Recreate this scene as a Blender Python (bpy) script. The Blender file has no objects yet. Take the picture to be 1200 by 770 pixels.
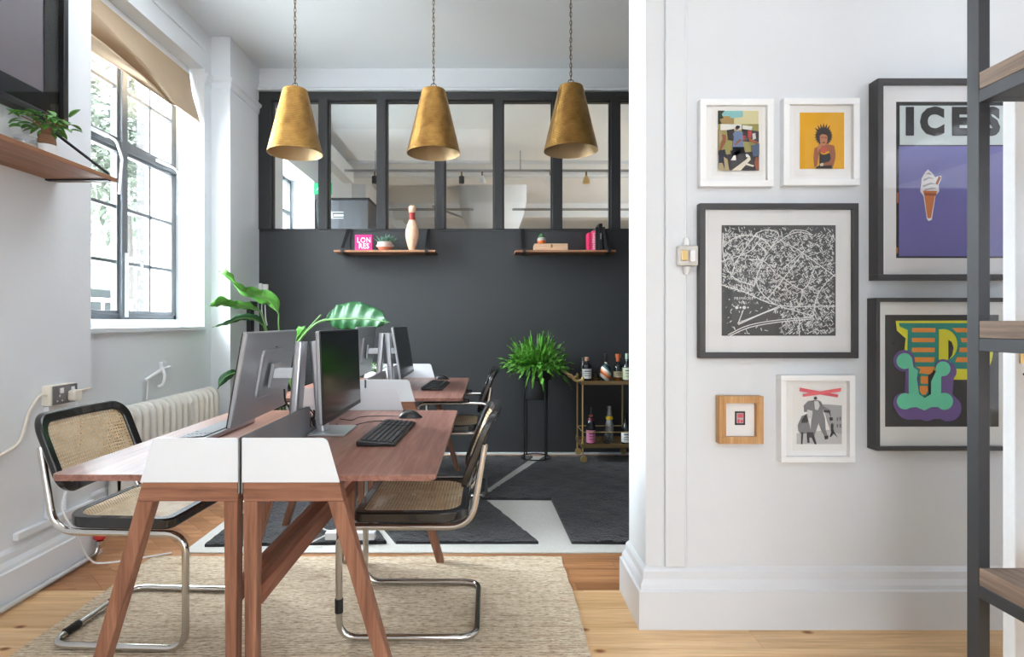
import bpy, bmesh, math, random
from mathutils import Vector, Matrix
R = math.radians; PI = math.pi
rnd = random.Random(7)
SC = bpy.context.scene; C = SC.collection

# ---------------------------------------------------------------- camera, light, exposure
F = 680.0; VX = 574.0; VY = 377.0; H = 1.17          # focal length and vanishing point in pixels of the 1200x770 frame
cd = bpy.data.cameras.new('camera'); cam = bpy.data.objects.new('camera', cd); C.objects.link(cam)
cam.location = (0, 0, H); cam.rotation_euler = (R(90), 0, 0)
cd.sensor_width = 36; cd.lens = F/1200*36; cd.shift_x = (600-VX)/1200; cd.shift_y = -(385-VY)/1200
cd.clip_start = 0.05; cd.clip_end = 200
SC.camera = cam
SC.view_settings.view_transform = 'Standard'; SC.view_settings.look = 'None'
SC.view_settings.gamma = 1; SC.view_settings.use_curve_mapping = False
SC.view_settings.exposure = 0.85
try:
    SC.cycles.use_denoising = True; SC.cycles.max_bounces = 10; SC.cycles.diffuse_bounces = 5
    SC.cycles.transparent_max_bounces = 16; SC.cycles.sample_clamp_indirect = 6; SC.cycles.caustics_reflective = False; SC.cycles.caustics_refractive = False
except Exception: pass
wd = bpy.data.worlds.new('world'); SC.world = wd; wd.use_nodes = True
bg = wd.node_tree.nodes['Background']; bg.inputs[0].default_value = (0.93, 0.97, 1.0, 1); bg.inputs[1].default_value = 0.9
def area(name, loc, rot, sx, sy, power, col=(1, 1, 1)):
    l = bpy.data.lights.new(name, 'AREA'); l.shape = 'RECTANGLE'; l.size = sx; l.size_y = sy; l.energy = power; l.color = col
    o = bpy.data.objects.new(name, l); C.objects.link(o); o.location = loc; o.rotation_euler = rot; return o
def sun(name, d, strength, angle, col=(1, 1, 1)):
    l = bpy.data.lights.new(name, 'SUN'); l.energy = strength; l.angle = R(angle); l.color = col
    o = bpy.data.objects.new(name, l); C.objects.link(o)
    o.rotation_euler = Vector(d).to_track_quat('-Z', 'Y').to_euler(); return o
# bright overcast sky on the window side, very soft
sun('overcast_sky', (1.0, -0.25, -1.4), 94.0, 130, (0.90, 0.95, 1.0))
# daylight in tall windows behind the photographer and next room; others are added fill
area('daylight_rear', (0.9, -3.35, 1.2), (R(84), 0, 0), 1.8, 2.2, 36, (0.90, 0.95, 1.0))
area('ceiling_fill_front', (0.8, -1.5, 3.38), (0, 0, 0), 2.6, 2.2, 26, (0.89, 0.95, 1.0))  # added unseen fill above the near room, brightens floor and desks
area('ceiling_fill_office', (-0.9, 3.0, 3.38), (0, 0, 0), 1.8, 1.4, 21, (0.89, 0.95, 1.0))  # added fill out of view over the desks, no real lamp there
area('fill_right_side', (3.9, -1.2, 1.5), (R(95), 0, R(90)), 2.8, 2.0, 24, (0.90, 0.95, 1.0))  # added fill from the right for left wall and ceiling, no known window
area('daylight_next_room', (3.9, 8.5, 2.2), (R(90), 0, R(90)), 4.0, 2.0, 34, (0.97, 0.99, 1.0))

# ---------------------------------------------------------------- helpers
def W(px, py, d): return Vector(((px-VX)/F*d, d, H+(VY-py)/F*d))

def mat(name, col, rough=0.5, metal=0.0, noise=0, ns=8, bump=0, bs=60, spec=0.5, coat=0, trans=0, sheen=0):
    m = bpy.data.materials.new(name); m.use_nodes = True; nt = m.node_tree; b = nt.nodes['Principled BSDF']
    b.inputs['Base Color'].default_value = (*col, 1); b.inputs['Roughness'].default_value = rough
    b.inputs['Metallic'].default_value = metal; b.inputs['Specular IOR Level'].default_value = spec
    b.inputs['Coat Weight'].default_value = coat; b.inputs['Transmission Weight'].default_value = trans
    b.inputs['Sheen Weight'].default_value = sheen
    tc = nt.nodes.new('ShaderNodeTexCoord')
    if noise:
        n = nt.nodes.new('ShaderNodeTexNoise'); n.inputs['Scale'].default_value = ns; n.inputs['Detail'].default_value = 4
        nt.links.new(tc.outputs['Object'], n.inputs['Vector'])
        mx = nt.nodes.new('ShaderNodeMix'); mx.data_type = 'RGBA'
        mx.inputs[6].default_value = (*[max(0, c*(1-noise)) for c in col], 1); mx.inputs[7].default_value = (*[min(1, c*(1+noise)) for c in col], 1)
        nt.links.new(n.outputs['Fac'], mx.inputs[0]); nt.links.new(mx.outputs[2], b.inputs['Base Color'])
    if bump:
        n = nt.nodes.new('ShaderNodeTexNoise'); n.inputs['Scale'].default_value = bs; n.inputs['Detail'].default_value = 3
        nt.links.new(tc.outputs['Object'], n.inputs['Vector'])
        bp = nt.nodes.new('ShaderNodeBump'); bp.inputs['Strength'].default_value = bump; bp.inputs['Distance'].default_value = 0.01
        nt.links.new(n.outputs['Fac'], bp.inputs['Height']); nt.links.new(bp.outputs['Normal'], b.inputs['Normal'])
    return m
def s2l(*c): return tuple(((v/255)/12.92 if v/255 <= .04045 else ((v/255+.055)/1.055)**2.4) for v in c)

def ramp(nt, fac, stops):
    r = nt.nodes.new('ShaderNodeValToRGB'); e = r.color_ramp.elements
    while len(e) < len(stops): e.new(0.5)
    for i, (p, c) in enumerate(stops): e[i].position = p; e[i].color = (*c, 1)
    nt.links.new(fac, r.inputs[0]); return r.outputs[0]

def wood(name, dark, mid, light, axis='y', scale=1.0, rough=0.45, island=0.0, knots=False, spec=0.4):
    """grain runs along the given axis of the object's own coordinates"""
    m = bpy.data.materials.new(name); m.use_nodes = True; nt = m.node_tree; L = nt.links; b = nt.nodes['Principled BSDF']
    b.inputs['Roughness'].default_value = rough; b.inputs['Specular IOR Level'].default_value = spec
    tc = nt.nodes.new('ShaderNodeTexCoord'); mp = nt.nodes.new('ShaderNodeMapping')
    s = {'x': (1.5, 30, 30), 'y': (30, 1.5, 30), 'z': (30, 30, 1.5)}[axis]
    mp.inputs['Scale'].default_value = tuple(v*scale for v in s); L.new(tc.outputs['Object'], mp.inputs[0])
    vec = mp.outputs[0]
    gi = nt.nodes.new('ShaderNodeNewGeometry')
    if island:
        ad = nt.nodes.new('ShaderNodeVectorMath'); ad.operation = 'MULTIPLY_ADD'
        cb = nt.nodes.new('ShaderNodeCombineXYZ')
        for k in range(3): L.new(gi.outputs['Random Per Island'], cb.inputs[k])
        L.new(cb.outputs[0], ad.inputs[0]); ad.inputs[1].default_value = (40, 90, 60); L.new(vec, ad.inputs[2]); vec = ad.outputs[0]
    n = nt.nodes.new('ShaderNodeTexNoise'); n.inputs['Scale'].default_value = 1.0; n.inputs['Detail'].default_value = 6
    n.inputs['Roughness'].default_value = 0.62; n.inputs['Distortion'].default_value = 0.6; L.new(vec, n.inputs['Vector'])
    col = ramp(nt, n.outputs['Fac'], [(0.28, dark), (0.5, mid), (0.72, light)])
    n2 = nt.nodes.new('ShaderNodeTexNoise'); n2.inputs['Scale'].default_value = 5; n2.inputs['Detail'].default_value = 4; L.new(vec, n2.inputs['Vector'])
    mx = nt.nodes.new('ShaderNodeMix'); mx.data_type = 'RGBA'; mx.blend_type = 'MULTIPLY'; mx.inputs[0].default_value = 0.35
    L.new(col, mx.inputs[6]); L.new(ramp(nt, n2.outputs['Fac'], [(0.3, (.45, .42, .4)), (0.6, (1, 1, 1))]), mx.inputs[7]); out = mx.outputs[2]
    if knots:
        v = nt.nodes.new('ShaderNodeTexVoronoi'); v.voronoi_dimensions = '2D'; v.inputs['Scale'].default_value = 4.6
        mk = nt.nodes.new('ShaderNodeMapping'); mk.inputs['Scale'].default_value = (0.6, 1, 1); L.new(tc.outputs['Object'], mk.inputs[0]); L.new(mk.outputs[0], v.inputs['Vector'])
        m3 = nt.nodes.new('ShaderNodeMix'); m3.data_type = 'RGBA'; m3.blend_type = 'MULTIPLY'; m3.inputs[0].default_value = 1
        L.new(out, m3.inputs[6]); L.new(ramp(nt, v.outputs['Distance'], [(0.02, (.30, .15, .07)), (0.035, (.5, .33, .2)), (0.075, (1, 1, 1))]), m3.inputs[7]); out = m3.outputs[2]
    if island:
        m2 = nt.nodes.new('ShaderNodeMix'); m2.data_type = 'RGBA'; m2.blend_type = 'MULTIPLY'; m2.inputs[0].default_value = 1
        lo = 1-island
        L.new(ramp(nt, gi.outputs['Random Per Island'], [(0.0, (lo, lo*.93, lo*.86)), (0.5, (1, .97, .93)), (1.0, (1, 1, 1))]), m2.inputs[7]); L.new(out, m2.inputs[6]); out = m2.outputs[2]
    L.new(out, b.inputs['Base Color'])
    bp = nt.nodes.new('ShaderNodeBump'); bp.inputs['Strength'].default_value = 0.15; bp.inputs['Distance'].default_value = 0.003
    L.new(n2.outputs['Fac'], bp.inputs['Height']); L.new(bp.outputs[0], b.inputs['Normal'])
    return m

def thin_glass(name, tint=(1, 1, 1), refl=1.0):
    m = bpy.data.materials.new(name); m.use_nodes = True; nt = m.node_tree; nt.nodes.clear(); L = nt.links
    o = nt.nodes.new('ShaderNodeOutputMaterial'); t = nt.nodes.new('ShaderNodeBsdfTransparent'); t.inputs[0].default_value = (*tint, 1)
    g = nt.nodes.new('ShaderNodeBsdfGlossy'); g.inputs['Roughness'].default_value = 0.02
    ge = nt.nodes.new('ShaderNodeNewGeometry'); dt = nt.nodes.new('ShaderNodeVectorMath'); dt.operation = 'DOT_PRODUCT'; L.new(ge.outputs['Normal'], dt.inputs[0]); L.new(ge.outputs['Incoming'], dt.inputs[1])
    def mth(op, src, v=None, rev=False):
        q = nt.nodes.new('ShaderNodeMath'); q.operation = op
        L.new(src, q.inputs[1 if rev else 0])
        if v is not None: q.inputs[0 if rev else 1].default_value = v
        return q.outputs[0]
    fres = mth('ADD', mth('MULTIPLY', mth('POWER', mth('SUBTRACT', mth('ABSOLUTE', dt.outputs['Value']), 1.0, True), 5.0), .9), .022)
    mu = nt.nodes.new('ShaderNodeMath'); mu.operation = 'MULTIPLY'; mu.inputs[1].default_value = refl
    L.new(fres, mu.inputs[0]); mx = nt.nodes.new('ShaderNodeMixShader'); L.new(mu.outputs[0], mx.inputs[0]); L.new(t.outputs[0], mx.inputs[1]); L.new(g.outputs[0], mx.inputs[2]); L.new(mx.outputs[0], o.inputs[0])
    return m

def cane_mat(name, k=2*PI/0.0125, axes=('X', 'Y')):
    """woven cane with open holes"""
    m = bpy.data.materials.new(name); m.use_nodes = True; nt = m.node_tree; L = nt.links; b = nt.nodes['Principled BSDF']
    tc = nt.nodes.new('ShaderNodeTexCoord'); sp = nt.nodes.new('ShaderNodeSeparateXYZ'); L.new(tc.outputs['Object'], sp.inputs[0])
    outs = []
    for a in axes:
        mu = nt.nodes.new('ShaderNodeMath'); mu.operation = 'MULTIPLY'; mu.inputs[1].default_value = k; L.new(sp.outputs[a], mu.inputs[0])
        co = nt.nodes.new('ShaderNodeMath'); co.operation = 'COSINE'; L.new(mu.outputs[0], co.inputs[0]); outs.append(co.outputs[0])
    ad = nt.nodes.new('ShaderNodeMath'); ad.operation = 'ADD'; L.new(outs[0], ad.inputs[0]); L.new(outs[1], ad.inputs[1])
    gt = nt.nodes.new('ShaderNodeMath'); gt.operation = 'GREATER_THAN'; gt.inputs[1].default_value = 1.0; L.new(ad.outputs[0], gt.inputs[0])
    n = nt.nodes.new('ShaderNodeTexNoise'); n.inputs['Scale'].default_value = 18; L.new(tc.outputs['Object'], n.inputs['Vector'])
    col = ramp(nt, n.outputs['Fac'], [(0.3, s2l(212, 184, 142)), (0.7, s2l(240, 220, 182))])
    mm = nt.nodes.new('ShaderNodeMix'); mm.data_type = 'RGBA'; mm.blend_type = 'MULTIPLY'; mm.inputs[0].default_value = 1
    L.new(col, mm.inputs[6]); L.new(ramp(nt, ad.outputs[0], [(0.0, (.75, .7, .66)), (0.6, (1, 1, 1))]), mm.inputs[7]); L.new(mm.outputs[2], b.inputs['Base Color'])
    b.inputs['Roughness'].default_value = 0.45
    iv = nt.nodes.new('ShaderNodeMath'); iv.operation = 'SUBTRACT'; iv.inputs[0].default_value = 1; L.new(gt.outputs[0], iv.inputs[1]); L.new(iv.outputs[0], b.inputs['Alpha'])
    return m

class B:
    """collects shapes and links them as ONE mesh object"""
    def __init__(s, mi=0): s.v = []; s.f = []; s.m = []; s.mi = mi
    def add(s, vs, fs):
        o = len(s.v); s.v += [Vector(v) for v in vs]; s.f += [[i+o for i in f] for f in fs]; s.m += [s.mi]*len(fs); return s
    def mark(s): return len(s.v)
    def xf(s, M, start=0):
        for i in range(start, len(s.v)): s.v[i] = M @ s.v[i]
        return s
    def box(s, x0, x1, y0, y1, z0, z1):
        return s.add([(x0, y0, z0), (x1, y0, z0), (x1, y1, z0), (x0, y1, z0), (x0, y0, z1), (x1, y0, z1), (x1, y1, z1), (x0, y1, z1)],
                     [(0, 3, 2, 1), (4, 5, 6, 7), (0, 1, 5, 4), (1, 2, 6, 5), (2, 3, 7, 6), (3, 0, 4, 7)])
    def prism(s, poly, a, b, plane='xz'):
        """poly in a plane, extruded from a to b along the third axis"""
        def P(u, v, w): return {'xz': (u, w, v), 'xy': (u, v, w), 'yz': (w, u, v)}[plane]
        n = len(poly); vs = [P(u, v, a) for u, v in poly]+[P(u, v, b) for u, v in poly]
        return s.add(vs, [list(range(n))[::-1], list(range(n, 2*n))]+[(i, (i+1) % n, n+(i+1) % n, n+i) for i in range(n)])
    def loft(s, rings, caps=True, closed=False):
        n = len(rings[0]); vs = [p for r in rings for p in r]; fs = []
        m = len(rings)
        for j in range(m if closed else m-1):
            k = (j+1) % m
            for i in range(n): fs.append((j*n+i, j*n+(i+1) % n, k*n+(i+1) % n, k*n+i))
        if caps and not closed: fs.append(list(range(n))[::-1]); fs.append([(m-1)*n+i for i in range(n)])
        return s.add(vs, fs)
    def tube(s, pts, r, seg=8, closed=False):
        pts = [Vector(p) for p in pts]; n = len(pts); rr = r if isinstance(r, (list, tuple)) else [r]*n; rings = []
        def tan(i):
            if closed: return (pts[(i+1) % n]-pts[i-1]).normalized()
            if i == 0: return (pts[1]-pts[0]).normalized()
            if i == n-1: return (pts[-1]-pts[-2]).normalized()
            return ((pts[i+1]-pts[i]).normalized()+(pts[i]-pts[i-1]).normalized()).normalized()
        t = tan(0); u = t.orthogonal().normalized()
        for i in range(n):
            t = tan(i); u = (u-t*u.dot(t))
            if u.length < 1e-6: u = t.orthogonal()
            u.normalize(); w = t.cross(u)
            rings.append([pts[i]+(u*math.cos(2*PI*k/seg)+w*math.sin(2*PI*k/seg))*rr[i] for k in range(seg)])
        return s.loft(rings, True, closed)
    def lathe(s, prof, c=(0, 0, 0), seg=24, cap=True):
        rings = [[(c[0]+r*math.cos(2*PI*k/seg), c[1]+r*math.sin(2*PI*k/seg), c[2]+z) for k in range(seg)] for r, z in prof]
        return s.loft(rings, cap)
    def ball(s, c, r, sc=(1, 1, 1), n=8, m=12):
        prof = [(r*math.sin(PI*i/n), -r*math.cos(PI*i/n)) for i in range(n+1)]
        prof[0] = (1e-4, -r); prof[-1] = (1e-4, r); k = s.mark(); s.lathe(prof, (0, 0, 0), m)
        return s.xf(Matrix.Translation(c) @ Matrix.Diagonal((*sc, 1)), k)
    def quad(s, a, b, c, d): return s.add([a, b, c, d], [(0, 1, 2, 3)])
    def obj(s, name, mats, parent=None, smooth=False, bevel=0, world=True, solid=0, sub=0, noshift=False):
        me = bpy.data.meshes.new(name)
        off = Vector((0, 0, 0))
        if parent is not None and world:
            r = parent
            while r.parent: r = r.parent
            off = r.location
        me.from_pydata([tuple(v-off) for v in s.v], [], s.f)
        mats = mats if isinstance(mats, (list, tuple)) else [mats]
        for mm in mats: me.materials.append(mm)
        for i, p in enumerate(me.polygons): p.material_index = s.m[i]; p.use_smooth = smooth
        me.validate(); me.update()
        bm = bmesh.new(); bm.from_mesh(me); bmesh.ops.recalc_face_normals(bm, faces=bm.faces); bm.to_mesh(me); bm.free()
        o = bpy.data.objects.new(name, me); C.objects.link(o)
        if parent is not None: o.parent = parent
        if bevel:
            b = o.modifiers.new('bevel', 'BEVEL'); b.width = bevel; b.segments = 2; b.limit_method = 'ANGLE'; b.angle_limit = R(40)
        if solid:
            q = o.modifiers.new('solid', 'SOLIDIFY'); q.thickness = solid; q.offset = 0
        if sub:
            q = o.modifiers.new('sub', 'SUBSURF'); q.levels = sub; q.render_levels = sub
        if smooth:
            try: me.set_sharp_from_angle(angle=R(40))
            except Exception: pass
        return o

def tag(o, label=None, cat=None, group=None, kind=None):
    if label: o['label'] = label
    if cat: o['category'] = cat
    if group: o['group'] = group
    if kind: o['kind'] = kind
    return o
def thing(name, label, cat, loc=(0, 0, 0), rz=0, group=None):
    o = bpy.data.objects.new(name, None); C.objects.link(o); o.location = loc; o.rotation_euler = (0, 0, rz); o.empty_display_size = .05
    return tag(o, label, cat, group)
def struct_e(name, loc=(0, 0, 0)):
    o = bpy.data.objects.new(name, None); C.objects.link(o); o.location = loc; o['kind'] = 'structure'; return o
def struct(b, name, m, bevel=0, smooth=False): return tag(b.obj(name, m, None, smooth, bevel), kind='structure')
def copy_tree(o, parent=None):
    c = o.copy(); C.objects.link(c)
    if parent is not None: c.parent = parent
    for ch in [x for x in C.objects if x.parent == o]: copy_tree(ch, c)
    return c
def arc(c, r, a0, a1, n=6, plane='xz', y=0):
    out = []
    for i in range(n+1):
        a = R(a0+(a1-a0)*i/n); u = c[0]+r*math.cos(a); v = c[1]+r*math.sin(a)
        out.append((u, y, v) if plane == 'xz' else (u, v, y) if plane == 'xy' else (y, u, v))
    return out
def rrect(x0, x1, y0, y1, r, n=6):
    """rounded rectangle outline; r is one radius or four for the corners (x0y0, x1y0, x1y1, x0y1)"""
    r = r if isinstance(r, (list, tuple)) else [r]*4
    cs = [((x0+r[0], y0+r[0]), r[0], 180), ((x1-r[1], y0+r[1]), r[1], 270), ((x1-r[2], y1-r[2]), r[2], 0), ((x0+r[3], y1-r[3]), r[3], 90)]
    return [(c[0]+rr*math.cos(R(a+90*i/n)), c[1]+rr*math.sin(R(a+90*i/n))) for c, rr, a in cs for i in range(n+1)]
def fillet(pts, r, n=6):
    """polyline with rounded corners"""
    pts = [Vector(p) for p in pts]; out = [pts[0]]
    for i in range(1, len(pts)-1):
        p = pts[i]; a = (pts[i-1]-p); b = (pts[i+1]-p); rr = r[i-1] if isinstance(r, (list, tuple)) else r
        ang = a.angle(b); t = min(rr/math.tan(ang/2), a.length*.49, b.length*.49); p0 = p+a.normalized()*t; p1 = p+b.normalized()*t
        for k in range(n+1):
            s = k/n; out.append(p0*(1-s)**2+p*2*s*(1-s)+p1*s*s)
    out.append(pts[-1]); return out
def spline(pts, n=8):
    pts = [Vector(p) for p in pts]; P = [pts[0]*2-pts[1]]+pts+[pts[-1]*2-pts[-2]]; out = []
    for i in range(1, len(P)-2):
        for k in range(n):
            t = k/n; out.append(0.5*((2*P[i])+(P[i+1]-P[i-1])*t+(2*P[i-1]-5*P[i]+4*P[i+1]-P[i+2])*t*t+(3*P[i]-P[i-1]-3*P[i+1]+P[i+2])*t**3))
    out.append(pts[-1]); return out
def mould(b, prof, path):
    """sweep a wall profile (out, height) along a plan polyline; out is to the right of travel"""
    n = len(path); rings = []
    for i in range(n):
        p = Vector(path[i]); d0 = (p-Vector(path[i-1])).normalized() if i else None; d1 = (Vector(path[i+1])-p).normalized() if i < n-1 else None
        n0 = Vector((d0.y, -d0.x)) if d0 else None; n1 = Vector((d1.y, -d1.x)) if d1 else None
        if n0 is None: m = n1
        elif n1 is None: m = n0
        else: m = (n0+n1); m = m/(m.dot(n0))
        rings.append([(p.x+m.x*o, p.y+m.y*o, z) for o, z in prof])
    b.loft(rings); return b
_fonts = {}
def text(body, size, ext=0.0005, offset=0.0, align='CENTER', sx=1.0, spacing=1.0, line=1.0):
    """letters as a mesh facing -y, centred on the origin"""
    cu = bpy.data.curves.new('t', 'FONT'); cu.body = body; cu.size = size; cu.extrude = ext; cu.offset = offset; cu.align_x = align; cu.align_y = 'CENTER'
    cu.space_character = spacing; cu.space_line = line; cu.resolution_u = 3
    o = bpy.data.objects.new('t', cu); C.objects.link(o); dg = bpy.context.evaluated_depsgraph_get(); me = bpy.data.meshes.new_from_object(o.evaluated_get(dg))
    vs = [Vector((v.co.x*sx, -v.co.z, v.co.y)) for v in me.vertices]; fs = [list(p.vertices) for p in me.polygons]
    bpy.data.objects.remove(o); bpy.data.curves.remove(cu); bpy.data.meshes.remove(me); return vs, fs

# ---------------------------------------------------------------- materials
M = {}
M['wall'] = mat('white_wall_paint', s2l(222, 226, 230), .6, bump=.12, bs=25, noise=.02, ns=3)
M['ceil'] = mat('ceiling_paint', s2l(222, 226, 230), .8, bump=.05, bs=10)
M['trim'] = mat('white_gloss_trim', s2l(222, 226, 231), .32, bump=.05, bs=18)
M['darkwall'] = mat('charcoal_wall_paint', s2l(43, 45, 47), .62, bump=.08, bs=30, noise=.04, ns=4)
M['darkframe'] = mat('black_frame_paint', s2l(33, 34, 36), .5, bump=.04)
M['winframe'] = mat('grey_window_metal', s2l(96, 99, 103), .45, metal=.2)
M['pine'] = wood('pine_boards', s2l(208, 164, 116), s2l(232, 194, 146), s2l(242, 212, 170), 'x', .7, .38, .16, True)
M['parquet'] = wood('parquet_blocks', s2l(150, 100, 64), s2l(186, 134, 92), s2l(208, 160, 118), 'x', .8, .35, .3)
M['gap'] = mat('floor_gap', s2l(70, 48, 30), .9)
M['desk'] = wood('desk_walnut', s2l(112, 74, 62), s2l(144, 102, 90), s2l(168, 126, 112), 'y', 1.6, .30)
M['leg'] = wood('desk_frame_wood', s2l(108, 72, 54), s2l(142, 96, 74), s2l(166, 118, 92), 'z', 1.4, .5)
M['beam'] = wood('desk_beam_wood', s2l(108, 72, 54), s2l(142, 96, 74), s2l(166, 118, 92), 'x', 1.4, .5)
M['rail'] = wood('desk_rail_wood', s2l(112, 64, 46), s2l(142, 86, 62), s2l(162, 104, 78), 'y', 1.4, .5)
M['shelfwood'] = wood('shelf_wood', s2l(118, 80, 56), s2l(146, 102, 74), s2l(166, 124, 94), 'y', 1.2, .5)
M['shelfwoodx'] = wood('shelf_wood_long', s2l(118, 80, 56), s2l(146, 102, 74), s2l(166, 124, 94), 'x', 1.2, .5)
M['rackwood'] = wood('rack_oak', s2l(92, 76, 64), s2l(128, 108, 94), s2l(160, 140, 122), 'y', 1.3, .6)
M['oak'] = wood('light_oak', s2l(176, 126, 76), s2l(202, 154, 102), s2l(216, 172, 122), 'z', 1.2, .5)
M['palebox'] = wood('pale_box_wood', s2l(190, 150, 118), s2l(214, 176, 144), s2l(226, 192, 160), 'x', 1.2, .6)
M['steel'] = mat('rack_steel', s2l(56, 57, 60), .45, metal=.35, noise=.12, ns=14)
M['blacksteel'] = mat('black_metal', s2l(30, 30, 32), .45, metal=.3)
M['whitepanel'] = mat('white_metal_panel', s2l(224, 229, 234), .38)
M['greyscreen'] = mat('grey_metal_screen', s2l(150, 152, 154), .35, metal=.5)
M['alu'] = mat('aluminium', s2l(196, 198, 202), .3, metal=.75)
M['aluback'] = mat('silver_plastic', s2l(166, 168, 172), .32, metal=.55)
M['screen'] = mat('black_screen', s2l(12, 12, 13), .16, spec=.5)
M['blackplastic'] = mat('black_plastic', s2l(28, 29, 31), .38, bump=.03, bs=200)
M['keycap'] = mat('black_keycap', s2l(46, 48, 50), .5)
M['whitekey'] = mat('grey_keycap', s2l(120, 122, 126), .45)
M['chrome'] = mat('chrome', s2l(205, 203, 200), .13, metal=1.0)
M['blackwood'] = mat('black_lacquered_wood', s2l(26, 25, 25), .25, coat=.4)
M['caneseat'] = cane_mat('cane_seat', axes=('X', 'Y')); M['caneback'] = cane_mat('cane_back', axes=('Y', 'Z'))
M['rubber'] = mat('black_rubber', s2l(28, 28, 28), .6)
M['radiator'] = mat('cream_radiator_enamel', s2l(224, 221, 213), .35, bump=.05, bs=40)
M['offwhite'] = mat('off_white_plastic', s2l(228, 220, 206), .4)
M['white'] = mat('white_plastic', s2l(232, 233, 234), .4)
M['platesteel'] = mat('socket_plate_steel', s2l(140, 140, 142), .35, metal=.7)
M['redknob'] = mat('red_valve_knob', s2l(190, 42, 40), .4)
M['brassmetal'] = mat('polished_brass', s2l(206, 176, 118), .3, metal=.55)
M['chain'] = mat('aged_brass_chain', s2l(84, 66, 44), .5, metal=.5)
M['darkbrass'] = mat('antique_brass', s2l(128, 104, 68), .4, metal=.5)
M['glass'] = thin_glass('window_glass', (.93, .955, .96), .9)
M['picglass'] = thin_glass('picture_glass', (1, 1, 1), .8)
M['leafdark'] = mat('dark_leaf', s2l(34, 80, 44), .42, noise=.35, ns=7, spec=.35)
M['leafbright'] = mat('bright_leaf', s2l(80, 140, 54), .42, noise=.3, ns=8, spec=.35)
M['fern'] = mat('fern_green', s2l(84, 146, 48), .5, noise=.5, ns=16)
M['succ'] = mat('succulent_green', s2l(96, 138, 118), .5, noise=.2)
M['stem'] = mat('green_stem', s2l(92, 128, 70), .5)
M['bark'] = mat('bonsai_bark', s2l(130, 92, 66), .8, noise=.25, ns=30, bump=.3)
M['soil'] = mat('soil', s2l(46, 34, 26), .95, noise=.3, ns=50)
M['blackpot'] = mat('matt_black_pot', s2l(40, 41, 43), .5, noise=.08)
M['paper'] = mat('white_paper', s2l(244, 244, 243), .8)
M['art_black'] = mat('print_black', s2l(40, 40, 42), .7)
M['blackframe'] = mat('black_picture_frame', s2l(62, 61, 63), .42, noise=.05)
M['whiteframe'] = mat('white_picture_frame', s2l(244, 246, 248), .4)
def flat(n, r, g, b, rough=.7): 
    k = 'ink_'+n
    if k not in M: M[k] = mat(k, s2l(r, g, b), rough)
    return M[k]

def brass_shade():
    m = mat('ribbed_brass', s2l(170, 126, 62), .36, metal=.9); nt = m.node_tree; L = nt.links; b = nt.nodes['Principled BSDF']
    tc = nt.nodes.new('ShaderNodeTexCoord'); sp = nt.nodes.new('ShaderNodeSeparateXYZ'); L.new(tc.outputs['Object'], sp.inputs[0])
    mu = nt.nodes.new('ShaderNodeMath'); mu.operation = 'MULTIPLY'; mu.inputs[1].default_value = 2*PI/.0095; L.new(sp.outputs['Z'], mu.inputs[0])
    si = nt.nodes.new('ShaderNodeMath'); si.operation = 'SINE'; L.new(mu.outputs[0], si.inputs[0])
    bp = nt.nodes.new('ShaderNodeBump'); bp.inputs['Strength'].default_value = 1; bp.inputs['Distance'].default_value = .003; L.new(si.outputs[0], bp.inputs['Height']); L.new(bp.outputs[0], b.inputs['Normal'])
    n = nt.nodes.new('ShaderNodeTexNoise'); n.inputs['Scale'].default_value = 14; n.inputs['Detail'].default_value = 5; L.new(tc.outputs['Object'], n.inputs['Vector'])
    L.new(ramp(nt, n.outputs['Fac'], [(.3, s2l(138, 100, 48)), (.7, s2l(182, 140, 76))]), b.inputs['Base Color']); return m
M['shade'] = brass_shade()
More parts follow.
